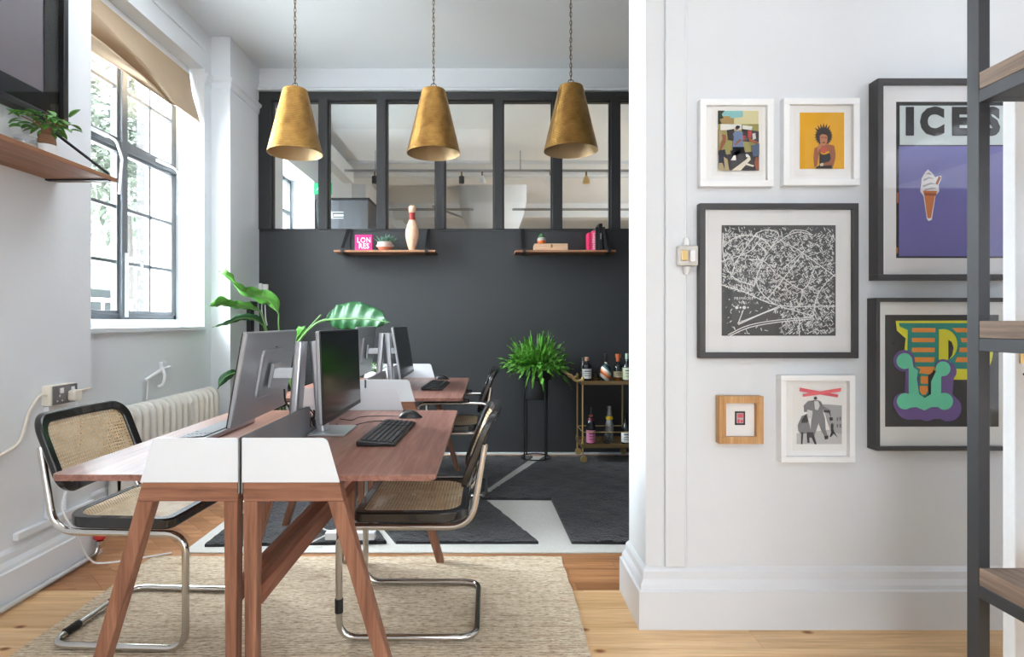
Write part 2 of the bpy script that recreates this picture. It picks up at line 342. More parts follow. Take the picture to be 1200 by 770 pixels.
def jute():
    m = mat('woven_jute', (.5, .4, .3), .9); nt = m.node_tree; L = nt.links; b = nt.nodes['Principled BSDF']
    tc = nt.nodes.new('ShaderNodeTexCoord'); mp = nt.nodes.new('ShaderNodeMapping'); mp.inputs['Scale'].default_value = (34, 110, 1); L.new(tc.outputs['Object'], mp.inputs[0])
    n = nt.nodes.new('ShaderNodeTexNoise'); n.inputs['Scale'].default_value = 1; n.inputs['Detail'].default_value = 5; n.inputs['Roughness'].default_value = .7; L.new(mp.outputs[0], n.inputs['Vector'])
    col = ramp(nt, n.outputs['Fac'], [(.3, s2l(128, 98, 72)), (.42, s2l(204, 182, 154)), (.55, s2l(230, 214, 190)), (.7, s2l(244, 236, 222))])
    n3 = nt.nodes.new('ShaderNodeTexNoise'); n3.inputs['Scale'].default_value = 7; n3.inputs['Detail'].default_value = 5
    mp3 = nt.nodes.new('ShaderNodeMapping'); mp3.inputs['Scale'].default_value = (1, 5, 1); L.new(tc.outputs['Object'], mp3.inputs[0]); L.new(mp3.outputs[0], n3.inputs['Vector'])
    mx = nt.nodes.new('ShaderNodeMix'); mx.data_type = 'RGBA'; mx.blend_type = 'MULTIPLY'; mx.inputs[0].default_value = .8
    L.new(col, mx.inputs[6]); L.new(ramp(nt, n3.outputs['Fac'], [(.3, (.68, .58, .5)), (.48, (.97, .95, .92)), (.7, (1, 1, 1))]), mx.inputs[7]); L.new(mx.outputs[2], b.inputs['Base Color'])
    wv = nt.nodes.new('ShaderNodeTexWave'); wv.wave_type = 'BANDS'; wv.bands_direction = 'Y'; wv.inputs['Scale'].default_value = 22; wv.inputs['Distortion'].default_value = 1.5; wv.inputs['Detail'].default_value = 2; wv.inputs['Detail Scale'].default_value = 4
    L.new(tc.outputs['Object'], wv.inputs['Vector'])
    ad = nt.nodes.new('ShaderNodeMath'); ad.operation = 'ADD'; L.new(n.outputs['Fac'], ad.inputs[0]); L.new(wv.outputs['Fac'], ad.inputs[1])
    bp = nt.nodes.new('ShaderNodeBump'); bp.inputs['Strength'].default_value = .6; bp.inputs['Distance'].default_value = .006; L.new(ad.outputs[0], bp.inputs['Height']); L.new(bp.outputs[0], b.inputs['Normal']); return m
M['jute'] = jute()
M['pile'] = mat('charcoal_wool_pile', s2l(44, 45, 48), .95, noise=.45, ns=45, bump=1.0, bs=70, sheen=.2)
M['cream'] = mat('cream_flatweave', s2l(212, 211, 206), .9, noise=.08, ns=60, bump=.5, bs=120)
M['linen'] = mat('beige_linen', s2l(186, 164, 138), .85, noise=.06, ns=10, bump=.2, bs=300)
def brick():
    m = mat('pale_brick', (.5, .4, .3), .9); nt = m.node_tree; L = nt.links; b = nt.nodes['Principled BSDF']
    tc = nt.nodes.new('ShaderNodeTexCoord'); mp = nt.nodes.new('ShaderNodeMapping'); mp.inputs['Rotation'].default_value = (R(90), 0, 0)
    L.new(tc.outputs['Object'], mp.inputs[0]); bt = nt.nodes.new('ShaderNodeTexBrick'); bt.inputs['Scale'].default_value = 4.4; bt.inputs['Color1'].default_value = (*s2l(42, 39, 37), 1)
    bt.inputs['Color2'].default_value = (*s2l(30, 28, 27), 1); bt.inputs['Mortar'].default_value = (*s2l(58, 57, 56), 1); L.new(mp.outputs[0], bt.inputs[0]); L.new(bt.outputs[0], b.inputs['Base Color']); return m
M['brick'] = brick()

# ================================================================ THE SETTING
CE = 3.41
# --- floor: pine boards near, block parquet beyond, each board its own island of one mesh
fb = B(0)
y = -3.5; k = 0
while y < 2.52:
    y1 = min(y+.143, 2.526); x = -2.3-rnd.random()*1.5
    while x < 4.0:
        x1 = x+1.6+rnd.random()*1.6; fb.box(max(x, -2.3)+.0008, min(x1, 4.0)-.0008, y+.0008, y1-.0008, -.02, 0); x = x1
    y = y1
fb.mi = 1
# parquet: straight courses right of centre, herringbone to the left
y = 2.527
while y < 5.13:
    y1 = min(y+.075, 5.13); x = -1.05+rnd.random()*-.0
    off = rnd.random()*.4; x = -1.05-off
    while x < 4.0:
        x1 = x+.42; a, b_ = max(x, -1.05), min(x1, 4.0)
        if b_-a > .02: fb.box(a+.0006, b_-.0006, y+.0006, y1-.0006, -.02, 0)
        x = x1
    y = y1
def clip_poly(poly, x0, x1, y0, y1):
    for ax, v, s in ((0, x0, 1), (0, x1, -1), (1, y0, 1), (1, y1, -1)):
        out = []
        for i in range(len(poly)):
            a, c = poly[i], poly[(i+1) % len(poly)]; da = (a[ax]-v)*s; dc = (c[ax]-v)*s
            if da >= 0: out.append(a)
            if da*dc < 0: t = da/(da-dc); out.append((a[0]+(c[0]-a[0])*t, a[1]+(c[1]-a[1])*t))
        poly = out
        if len(poly) < 3: return None
    return poly
bl, bw = .32, .08
ca, sa = math.cos(R(45)), math.sin(R(45))
for i in range(-16, 28):
    for j in range(-16, 28):
        for hor in (0, 1):
            ox = i*bw+j*bl; oy = i*bw-j*bl
            ox, oy = (i*bw + j*bl, -i*bw*0 + i*bw - j*bl)
            r = (ox, oy, ox+bl, oy+bw) if hor == 0 else (ox, oy+bw, ox+bw, oy+bw+bl)
            g = .0006
            pl = [(r[0]+g, r[1]+g), (r[2]-g, r[1]+g), (r[2]-g, r[3]-g), (r[0]+g, r[3]-g)]
            pl = [(-1.6+u*ca-v*sa, 3.8+u*sa+v*ca) for u, v in pl]
            pl = clip_poly(pl, -2.3, -1.051, 2.5275, 5.13)
            if pl: fb.prism(pl, -.02, 0, 'xy')
struct(fb, 'floor', [M['pine'], M['parquet']])
struct(B().box(-2.6, 4.1, -3.6, 14.2, -.12, -.021), 'floor_base', M['gap'])
struct(B().box(-2.04, 4.0, 5.26, 14.0, -.0205, 0), 'floor_next_room', M['pine'])
struct(B().box(-2.6, 4.1, -3.6, 14.2, CE, CE+.12), 'ceiling', M['ceil'])
# --- left wall: thick chimney-side wall near, window bay, pier
struct(B().box(-2.6, -2.0, -3.6, 2.91, 0, CE), 'wall_left', M['wall'])
struct(B().box(-2.6, -2.19, 2.91, 4.56, 0, 1.125).box(-2.6, -2.19, 2.91, 4.56, 3.11, CE).box(-2.6, -2.19, 2.91, 3.08, 1.125, 3.11).box(-2.6, -2.19, 4.45, 4.56, 1.125, 3.11), 'wall_left_bay', M['wall'])
struct(B().box(-2.6, -2.04, 4.56, 5.13, 0, CE), 'wall_left_pier', M['wall'])
bbp = [(0, 0), (.034, 0), (.034, .145), (.026, .15), (.024, .165), (.014, .185), (.012, .212), (.006, .222), (.0, .229)]
def base(name, path, prof=bbp, m=None): 
    b = B(); mould(b, prof, path); return struct(b, name, m or M['trim'])
base('baseboard_left', [(-2.0, -3.5), (-2.0, 2.91), (-2.19, 2.91), (-2.19, 4.56), (-2.04, 4.56), (-2.04, 5.12)])
# window sill, inner step
struct(B().box(-2.42, -2.165, 3.085, 4.445, 1.105, 1.135).box(-2.45, -2.36, 3.085, 4.445, 1.135, 1.185), 'sill_left', M['trim'], .004)
# picture rail on the pier, moulding over the lintel
pr = [(0, 3.0), (.006, 3.0), (.01, 3.02), (.012, 3.045), (.028, 3.06), (.03, 3.08), (0, 3.085)]
base('trim_1', [(-2.19, 4.455), (-2.19, 4.56), (-2.04, 4.56), (-2.04, 5.12)], pr)
base('trim_2', [(-2.19, 2.915), (-2.19, 4.45)], [(0, 3.25), (.012, 3.25), (.016, 3.27), (0, 3.275)])
# --- back wall: charcoal below, glazed screen, white band on top
struct(B().box(-2.6, 4.1, 5.13, 5.25, 0, 1.965), 'wall_back', M['darkwall'])
struct(B().box(-2.6, 4.1, 5.13, 5.25, 3.203, CE), 'wall_back_upper', M['wall'])
base('trim_3', [(-2.04, 5.13), (2.6, 5.13)], [(0, 3.205), (.035, 3.205), (.04, 3.215), (.03, 3.23), (.012, 3.24), (.012, 3.262), (0, 3.265)])
base('baseboard_back', [(-2.04, 5.13), (2.6, 5.13)], [(0, 0), (.02, 0), (.02, .012), (0, .016)])
w2 = struct_e('window_2', (0, 5.19, 1.965))
fr = B(); fr.box(-2.04, 2.6, 5.125, 5.22, 3.13, 3.203).box(-2.04, 2.6, 5.13, 5.22, 1.965, 1.985)
for xc in [-1.99+.5168*i for i in range(9)]:
    wd_ = .055 if xc < -1.9 else .039
    fr.box(xc-wd_, xc+wd_, 5.118, 5.22, 1.985, 3.13)
fr.obj('window_frame', M['darkframe'], w2, bevel=.003)
for i in range(8):
    a = -1.99+.5168*i+(.055 if i == 0 else .039); b_ = -1.99+.5168*(i+1)-.039
    q = B(); 
    for (p0, p1, p2, p3) in ((a, a+.012, 1.985, 3.13), (b_-.012, b_, 1.985, 3.13), (a, b_, 1.985, 1.997), (a, b_, 3.118, 3.13)): q.box(p0, p1, 5.155, 5.2, p2, p3)
    q.obj('glazing_bead', M['darkframe'], w2)
    B().box(a+.01, b_-.01, 5.176, 5.18, 1.99, 3.125).obj('pane', M['glass'], w2)
# --- right wall
struct(B().box(.60, 4.1, 2.235, 2.50, 0, CE), 'wall_right', M['wall'])
base('baseboard_right', [(4.0, 2.50), (.60, 2.50), (.60, 2.235), (4.0, 2.235)][::-1] if False else [(.9, 2.50), (.60, 2.50), (.60, 2.235), (4.0, 2.235)][::1])
struct(B().box(.672, .748, 2.221, 2.236, .229, CE), 'trim_4', M['wall'], .004)
# --- rest of the shell
struct(B().box(2.6, 2.72, 2.5, 5.13, 0, CE), 'wall_alcove', M['darkwall'])
struct(B().box(4.0, 4.12, -3.6, -2.7, 0, CE).box(4.0, 4.12, .9, 2.3, 0, CE).box(4.0, 4.12, -2.7, .9, 0, .5).box(4.0, 4.12, -2.7, .9, 2.9, CE), 'wall_side', M['wall'])
rb = B(); rb.box(-2.6, 4.1, -3.62, -3.5, 0, .6).box(-2.6, 4.1, -3.62, -3.5, 3.2, CE)
for a, b_ in ((-2.6, .0), (1.8, 4.1)): rb.box(a, b_, -3.62, -3.5, .6, 3.2)
struct(rb, 'wall_rear', M['wall'])
struct(B().box(0, 1.8, -3.6, -3.57, .6, 3.2), 'window_rear_panes', M['glass'])

# --- left window
w1 = struct_e('window_1', (-2.42, 3.76, 1.2))
WX0, WX1 = -2.445, -2.405
def bar(b, y0, y1, z0, z1, x0=WX0, x1=WX1): b.box(x0, x1, y0, y1, z0, z1)
f1 = B()
bar(f1, 3.08, 3.12, 1.185, 3.1); bar(f1, 4.41, 4.45, 1.185, 3.1); bar(f1, 3.08, 4.45, 1.185, 1.22); bar(f1, 3.08, 4.45, 3.06, 3.1)
bar(f1, 3.765, 3.825, 1.185, 3.1, -2.45, -2.385); bar(f1, 3.08, 4.45, 2.29, 2.34, -2.45, -2.39)
f1.obj('window_frame', M['winframe'], w1, bevel=.004)
for (a, b_) in ((3.12, 3.765), (3.825, 4.41)):
    for (z0, z1, zs) in ((1.22, 2.29, (1.557, 1.912)), (2.34, 3.06, (2.69,))):
        s_ = B(); bar(s_, a, a+.022, z0, z1); bar(s_, b_-.022, b_, z0, z1); bar(s_, a, b_, z0, z0+.022); bar(s_, a, b_, z1-.022, z1)
        m_ = (a+b_)/2; bar(s_, m_-.011, m_+.011, z0, z1, -2.44, -2.41)
        for z in zs: bar(s_, a, b_, z-.011, z+.011, -2.44, -2.41)
        sa_ = s_.obj('sash', M['winframe'], w1, bevel=.002)
        B().box(-2.428, -2.424, a+.01, b_-.01, z0+.01, z1-.01).obj('pane', M['glass'], sa_)
# white handles and stays
hd = B(); hd.box(-2.405, -2.375, 3.79, 3.815, 1.2, 1.62); hd.tube([(-2.385, 3.80, 1.575), (-2.33, 3.80, 1.575), (-2.325, 3.83, 1.575), (-2.325, 3.88, 1.57), (-2.325, 3.885, 1.45)], .009, 8); hd.ball((-2.35, 3.80, 1.575), .018)
hd.obj('window_handle', M['white'], w1, smooth=True)
for (ya, yb) in ((3.45, 3.62), (4.15, 4.32)):
    st = B(); st.box(-2.40, -2.37, ya, ya+.16, 2.315, 2.335); st.tube(fillet([(-2.38, ya+.12, 2.33), (-2.33, yb, 2.30), (-2.325, yb+.05, 2.2), (-2.35, yb+.06, 1.98)], .05), .008, 8); st.obj('window_stay', M['white'], w1, smooth=True)

# next room: walls, beams, window
struct(B().box(-2.5, -2.04, 5.25, 5.72, 0, CE).box(-2.5, -2.04, 6.75, 14, 0, CE).box(-2.5, -2.04, 5.72, 6.75, 0, 1.2).box(-2.5, -2.04, 5.72, 6.75, 2.8, CE), 'wall_next_left', M['wall'])
struct(B().box(4.0, 4.1, 5.25, 14, 0, 1).box(4.0, 4.1, 5.25, 14, 3.1, CE).box(4.0, 4.1, 5.25, 6.5, 1, 3.1).box(4.0, 4.1, 10.5, 14, 1, 3.1), 'wall_next_right', M['wall'])
struct(B().box(-2.5, 4.1, 14, 14.12, 0, CE), 'wall_next_far', M['wall'])
bm_ = B(); mould(bm_, [(0, 3.2), (.10, 3.2), (.10, 3.22), (.14, 3.24), (.14, 3.27), (.2, 3.33), (.24, 3.36), (.24, CE), (0, CE)], [(-2.04, 8.3), (4.0, 8.3)]); struct(bm_, 'beam_next_room', M['wall'])
struct(B().box(-2.04, 4.0, 8.3, 8.6, 3.2, CE).box(-2.04, 4.0, 11.0, 11.3, 3.15, CE), 'beam_next_room_core', M['wall'])
struct(B().box(-2.04, -1.9, 5.25, 8.1, 3.1, 3.3).box(-2.04, -1.84, 8.6, 14, 3.0, 3.3), 'cornice_next_room', M['wall'])
w3 = struct_e('window_3', (-2.3, 6.2, 1.2)); q = B()
for a in (5.72, 6.03, 6.36, 6.71): q.box(-2.35, -2.31, a, a+.04, 1.2, 2.8)
for z in (1.2, 1.6, 2.0, 2.4, 2.76): q.box(-2.35, -2.31, 5.72, 6.75, z, z+.04)
q.obj('window_frame', M['winframe'], w3); B().box(-2.334, -2.33, 5.74, 6.73, 1.22, 2.78).obj('pane', M['glass'], w3)
pl = B(); pl.lathe([(.36, 0), (.36, 2.2), (.37, 2.45), (.42, 2.7), (.52, 2.95), (.56, 3.15), (.56, CE)], (.05, 9.6, 0), 28); struct(pl, 'column_next_room', M['wall'], smooth=True)

# ================================================================ THINGS
# ---- jute rug
jb = B(); nx, ny = 60, 50
x0, x1, y0, y1 = -1.665, .355, .9, 2.875
top = []
for j in range(ny+1):
    for i in range(nx+1):
        u, v = i/nx, j/ny; ex = .0025*math.sin(v*71)+.003*math.sin(v*17+1); ey = .003*math.sin(u*30)
        top.append((x0+(x1-x0)*u+ex*(1 if i in (0, nx) else .3), y0+(y1-y0)*v+(ey if j in (0, ny) else 0), .0075+.0012*rnd.random()))
jf = [(j*(nx+1)+i, j*(nx+1)+i+1, (j+1)*(nx+1)+i+1, (j+1)*(nx+1)+i) for j in range(ny) for i in range(nx)]
jb.add(top, jf)
per = [j*(nx+1) for j in range(ny+1)]+[ny*(nx+1)+i for i in range(1, nx+1)]+[j*(nx+1)+nx for j in range(ny-1, -1, -1)]+[i for i in range(nx-1, 0, -1)]
lo = [(top[i][0], top[i][1], 0.0003) for i in per]; o = len(jb.v); jb.v += [Vector(p) for p in lo]; n = len(per)
for i in range(n): jb.f.append([per[i], per[(i+1) % n], o+(i+1) % n, o+i]); jb.m.append(0)
tag(jb.obj('jute_rug', M['jute'], smooth=False), 'natural woven jute rug lying under the front pair of desks', 'rug')
# ---- black and cream rug
rg = thing('shag_rug', 'charcoal rug with cream lines and cream border under the rear desks', 'rug', (0, 3.9, 0))
rx0, rx1, ry0, ry1 = -1.55, 1.9, 2.925, 5.02
B().box(rx0, rx1, ry0, ry1, .0003, .008).obj('woven_base', M['cream'], rg, bevel=.003)
def pile(poly, name='pile_field'):
    """closely tufted field: a fine grid over the polygon, cut to its outline and roughened"""
    bm = bmesh.new(); vs = [bm.verts.new((p[0], p[1], .008)) for p in poly]; bm.faces.new(vs)
    xs = [p[0] for p in poly]; ys = [p[1] for p in poly]; st = .028
    for ax, lo_, hi_ in ((0, min(xs), max(xs)), (1, min(ys), max(ys))):
        t = lo_+st
        while t < hi_-.004:
            co = (t, 0, 0) if ax == 0 else (0, t, 0); no = (1, 0, 0) if ax == 0 else (0, 1, 0)
            bmesh.ops.bisect_plane(bm, geom=bm.verts[:]+bm.edges[:]+bm.faces[:], plane_co=co, plane_no=no); t += st
    bd = {v for v in bm.verts if v.is_boundary}
    for v in bm.verts:
        if v not in bd: v.co.z = .020+.009*rnd.random()+.004*math.sin(v.co.x*23)*math.sin(v.co.y*19); v.co.x += rnd.uniform(-.008, .008); v.co.y += rnd.uniform(-.008, .008)
        else: v.co.z = .0085
    ext = bmesh.ops.extrude_edge_only(bm, edges=[e for e in bm.edges if e.is_boundary])
    for v in [g for g in ext['geom'] if isinstance(g, bmesh.types.BMVert)]: v.co.z = .006
    # raise the rim itself
    for v in bd: v.co.z = .021+.006*rnd.random()
    b = B(); bm.verts.index_update(); b.add([v.co.copy() for v in bm.verts], [[v.index for v in f.verts] for f in bm.faces]); bm.free()
    return b.obj(name, M['pile'], rg, smooth=True)
def FP(px, py): d = F*H/(py-VY); return ((px-VX)/F*d, d)
A_ = FP(559, 586); Bp = FP(628, 535.5)
pile([(-1.47, 2.99), FP(453, 639.5), FP(440, 622), (-.86, 3.75), (-1.05, 4.95), (-1.47, 4.95)])
pile([FP(464, 639.5), FP(631, 639.5), FP(570, 590), (-.18, 3.86), (-.60, 3.9), (-.72, 3.5)])
pile([(-.80, 3.83), (-.62, 3.97), (-.16, 3.98), FP(555, 586), FP(624, 537.5), (.2, 4.96), (-.98, 4.96)])
pile([FP(670, 639.5), (1.82, 3.0), (1.82, 4.96), (.47, 4.96), FP(563, 588), FP(572, 587.5), FP(646, 588)])

# ---- desks -------------------------------------------------------------
L = 1.19; hy = L/2
def make_desk():
    t = thing('desk', 'x', 'desk')
    tp = B(); tp.prism(rrect(.012, .5425, -hy, hy, [.002, .025, .025, .002], 5), .722, .74, 'xy'); tp.obj('tabletop', M['desk'], t, bevel=.0015, world=False)
    for s in (-1, 1):
        ya, yb = (-hy-.01, -hy+.03) if s < 0 else (hy-.03, hy+.01)
        B().prism([(.008, .722), (.274, .722), (.289, .668), (.008, .668)], ya, yb).obj('end_beam', M['beam'], t, bevel=.002, world=False)
        B().prism([(.0085, .6679), (.0465, .6679), (.040, .0095), (.014, .0095)], ya, yb).obj('leg', M['leg'], t, bevel=.002, world=False)
        B().prism([(.244, .6679), (.289, .6679), (.475, .0095), (.440, .0095)], ya, yb).obj('leg', M['leg'], t, bevel=.002, world=False)
        yp = (-hy-.0135, -hy-.0105) if s < 0 else (hy+.0105, hy+.0135)
        pn = fillet([(.006, .7, 0), (.006, .846, 0), (.2425, .846, 0), (.278, .7225, 0)], [.004, .022], 6)
        pn = [(p.x, p.y) for p in pn if p.y > .7221]; pn = [(.006, .722)]+pn+[(.278, .722)]
        B().prism(pn, *yp).obj('end_panel', M['whitepanel'], t, bevel=.0008, world=False)
    sc_ = [(-hy-.0105, .69), (-hy-.0105, .842), (-hy-.006, .846), (.0, .846), (.006, .84), (.006, .755), (.22, .755), (.22, .84), (.226, .846), (hy+.006, .846), (hy+.0105, .842), (hy+.0105, .69)]
    B().prism(sc_, .003, .006, 'yz').obj('divider_screen', M['greyscreen'], t, bevel=.0006, world=False)
    B().box(.020, .046, -hy+.03, hy-.03, .362, .418).obj('rail', M['rail'], t, bevel=.002, world=False)
    return t
DX = -.6965
def mirror_desk(src):
    t = thing('desk', 'x', 'desk')
    for ch in [x for x in C.objects if x.parent == src]:
        me = ch.data.copy(); me.transform(Matrix.Diagonal((-1, 1, 1, 1))); me.flip_normals()
        o = ch.copy(); o.data = me; C.objects.link(o); o.parent = t
    return t
d1 = make_desk(); d2 = mirror_desk(d1); d3 = copy_tree(d1); d4 = copy_tree(d2)
G = 'office desks in two back-to-back pairs'
for d, x, yy, lab in ((d1, DX, 2.225, 'front right wooden desk with splayed legs, black keyboard and facing-right monitor on it'),
                      (d2, DX, 2.225, 'front left wooden desk with splayed legs, nearest the radiator and wall socket'),
                      (d3, DX, 3.855, 'rear right wooden desk in front of the charcoal wall, near the fern'),
                      (d4, DX, 3.855, 'rear left wooden desk mostly hidden behind the front monitors')):
    d.location = (x, yy, 0); tag(d, lab, 'desk', G)

# ---- monitors ------------------------------------------------------------
def monitor(lab, x, y, facing, dist, tilt, w=.575, h=.325, yaw=0, zc=.235, z=.741):
    """facing +1 looks towards +x"""
    t = thing('monitor', lab, 'monitor', (x, y, z), 0, 'monitors on the desks'); f = facing
    def mk(b): return b.xf(Matrix.Diagonal((f, 1, 1, 1)))
    mk(B().prism(rrect(.012, .155, -.105, .105, .004, 2), 0, .007, 'xy')).obj('base_plate', M['alu'], t, bevel=.0015, world=False)
    st = B(); pr_ = rrect(-.0165, .0165, -.037, .037, .010, 3)
    st.loft([[(u+.044, v, .007) for u, v in pr_], [(u+.0185, v, .353) for u, v in pr_]]); mk(st).obj('stand', M['alu'], t, bevel=.001, world=False)
    tl = R(tilt); Mx = Matrix.Translation((dist, 0, zc)) @ Matrix.Rotation(R(yaw), 4, 'Z') @ Matrix.Rotation(-tl, 4, 'Y')
    mk(B().box(.036, dist-.040, -.028, .028, zc-.018, zc+.018)).obj('arm', M['whitepanel'], t, bevel=.003, world=False)
    hs = B(); k = hs.mark()
    o1 = rrect(-w/2, w/2, -h/2, h/2, .006, 3); o2 = rrect(-w/2+.004, w/2-.004, -h/2+.004, h/2-.004, .006, 3)
    hs.loft([[(-.004, u, v) for u, v in o1], [(-.014, u, v) for u, v in o1], [(-.018, u, v) for u, v in o2]])
    hump = rrect(-.115, .115, -.085, .095, .02, 5)
    hs.loft([[(-.0175, u, v) for u, v in hump], [(-.025, u*.97, v*.97) for u, v in hump], [(-.027, u*.93, v*.93) for u, v in hump]])
    hs.box(-.046, -.036, -.045, .045, -.045, .045); hs.xf(Mx, k)
    mk(hs).obj('housing', M['aluback'], t, bevel=.0015, world=False)
    fz = B(); k = fz.mark(); fz.prism(rrect(-w/2+.001, w/2-.001, -h/2+.001, h/2-.001, .005, 3), -.004, 0, 'yz'); fz.xf(Mx, k)
    bz = mk(fz).obj('bezel', M['blackplastic'], t, world=False)
    sc2 = B(); k = sc2.mark(); sc2.box(0, .0006, -w/2+.006, w/2-.006, -h/2+.018, h/2-.006); sc2.xf(Mx, k); mk(sc2).obj('screen', M['screen'], bz, world=False)
    v = B(); k = v.mark()
    for i in range(3): v.box(-.020, -.0175, .03, .05, .06+.02*i, .064+.02*i)
    v.xf(Mx, k); mk(v).obj('vent', M['blackplastic'], t, world=False)
    return t
monitor('monitor on the front right desk showing its black screen, facing the right chair', DX, 2.27, 1, .122, 2)
monitor('monitor on the front left desk seen from its silver back, facing the window', DX, 2.20, -1, .160, 9.5, yaw=-2.5)
monitor('monitor on the rear right desk with its dark screen turned to the right', DX, 3.86, 1, .130, 9)
monitor('monitor on the rear left desk, only a strip of silver back visible', DX, 3.86, -1, .150, 6)

# ---- keyboards -------------------------------------------------------------
def keyboard(lab, x, y, w, l, rz, mb, mk_):
    t = thing('keyboard', lab, 'keyboard', (x, y, .7405), rz, 'keyboards on the desks')
    b = B(); b.prism([(-w/2, 0.001), (w/2, .001), (w/2, .010), (-w/2, .019)], -l/2, l/2); b.obj('case', mb, t, bevel=.003, world=False)
    k = B(); rows = [(-w/2+.012+i*(w-.024)/6, (w-.024)/6) for i in range(6)]
    for ri, (rx, rw) in enumerate(rows):
        zt = .019-(rx+w/2)/w*.009
        yy = -l/2+.010
        while yy < l/2-.02:
            kw = .0175
            if ri == 5 and -.12 < yy < 0: kw = .1
            if abs(yy-l*.20) < .006 or abs(yy-l*.33) < .006: yy += .008
            m0 = k.mark(); k.box(rx+.0015, rx+rw-.0015, yy, yy+kw-.002, zt-.002, zt+.005); yy += kw
    tag(k.obj('keycaps', mk_, t, bevel=.001, world=False), kind='stuff')
    return t
keyboard('black keyboard lying on the front right desk beside the large monitor', -.385, 2.215, .135, .445, R(-2), M['blackplastic'], M['keycap'])
keyboard('pale silver keyboard lying on the front left desk behind the white panel', -1.065, 2.27, .12, .43, R(180), M['alu'], M['whitekey'])
keyboard('black keyboard on the rear right desk, farthest from the camera', -.355, 3.85, .135, .445, R(-2), M['blackplastic'], M['keycap'])
def mouse(lab, x, y, rz):
    t = thing('mouse', lab, 'mouse', (x, y, .7405), rz, 'mice on the desks'); b = B()
    rings = []
    for i in range(11):
        u = i/10; xx = -.052+.104*u; hw = .031*math.sqrt(max(.02, 1-(2*u-1)**2))**.6; hh = .036*(math.sin(PI*min(1, u*1.0+.05))**.6 if 0 < u < 1 else .12)
        rings.append([(xx, hw*math.cos(a), max(0.0, hh*math.sin(a))) if math.sin(a) > 0 else (xx, hw*math.cos(a), 0) for a in [2*PI*k/16 for k in range(16)]])
    b.loft(rings); b.obj('shell', M['blackplastic'], t, smooth=True, world=False)
    B().box(-.034, -.018, -.003, .003, .022, .0345).obj('scroll_wheel', M['keycap'], t, bevel=.002, world=False)
    return t
mouse('black mouse behind the keyboard on the front right desk', -.355, 2.60, R(8)); mouse('black mouse behind the keyboard on the rear right desk', -.355, 4.33, R(5))
def cable(name, lab, pts, r, m, cat='cable', group=None, n=8):
    return tag(B().tube(spline(pts, n), r, 6).obj(name, m, smooth=True), lab, cat, group)
cable('mouse_cable', 'thin black mouse cable curling over the front right desk', [(-.41, 2.60, .747), (-.50, 2.63, .743), (-.58, 2.60, .743), (-.60, 2.52, .743), (-.66, 2.55, .743)], .0018, M['rubber'])
cable('keyboard_cable', 'thin black keyboard cable reaching the monitor on the front desk', [(-.42, 2.44, .745), (-.45, 2.5, .743), (-.52, 2.47, .743), (-.585, 2.35, .743), (-.64, 2.42, .743)], .0018, M['rubber'])
cb = B()
for i in range(7):
    a = [(-.72+.01*rnd.uniform(-1, 1), 2.24+rnd.uniform(0, .02), .98-.04*i), ]
    cb.tube(spline([(DX+rnd.uniform(-.02, .02), 2.25+rnd.uniform(0, .15), .745+rnd.uniform(.03, .09)), (DX+rnd.uniform(-.02, .03), 2.3+rnd.uniform(0, .12), .75), (DX+rnd.uniform(-.02, .02), 2.35+rnd.uniform(0, .12), .745+rnd.uniform(.0, .1)), (DX+rnd.uniform(-.01, .01), 2.40, .72)], 6), .003, 6)
tag(cb.obj('cable_bundle', M['rubber'], smooth=True), 'tangle of black cables between the front monitors', 'cables', kind='stuff')
cb = B()
for i in range(7):
    cb.tube(spline([(DX-.05+rnd.uniform(-.05, .05), 3.9+rnd.uniform(-.1, .15), .76+rnd.uniform(0, .09)), (DX-.05+rnd.uniform(-.05, .05), 3.95+rnd.uniform(0, .12), .80), (DX-.03+rnd.uniform(-.04, .04), 3.9+rnd.uniform(0, .12), .745+rnd.uniform(.02, .1)), (DX+rnd.uniform(-.01, .01), 3.98, .72)], 6), .003, 6)
tag(cb.obj('cable_bundle', M['rubber'], smooth=True), 'tangle of black cables between the rear monitors', 'cables', kind='stuff')
for i, (a0, b0) in enumerate([(2.33, 2.25), (2.42, 2.33)]):
    cable('monitor_cable', ['black cable looping from the back of the front left monitor to the desk', 'second black cable hanging lower from the front left monitor back'][i], [(-.825, a0, .90), (-.82, a0, .85-.02*i), (-.80, a0+.03, .80), (-.76, b0+.06, .79), (-.72, b0+.05, .76)], .004-.001*i, M['rubber'])
cable('white_cable', 'white cable loop on the charcoal rug beneath the front desks', [(-.75, 3.02, .03), (-.86, 3.1, .05), (-1.0, 3.25, .05), (-.98, 3.45, .05), (-.85, 3.42, .06), (-.80, 3.25, .05), (-.9, 3.0, .04), (-1.0, 2.94, .02), (-1.15, 2.90, .014)], .004, M['white'])
cable('hanging_cable', 'black cable dropping from the front desks to the floor', [(-.70, 2.5, .72), (-.71, 2.52, .5), (-.68, 2.62, .25), (-.70, 2.85, .05), (-.75, 3.0, .035)], .004, M['rubber'])
ps = B().box(-.86, -.60, 3.02, 3.07, .03, .07); tag(ps.obj('power_strip', M['white'], bevel=.006), 'white power strip on the rug under the desks', 'power strip')

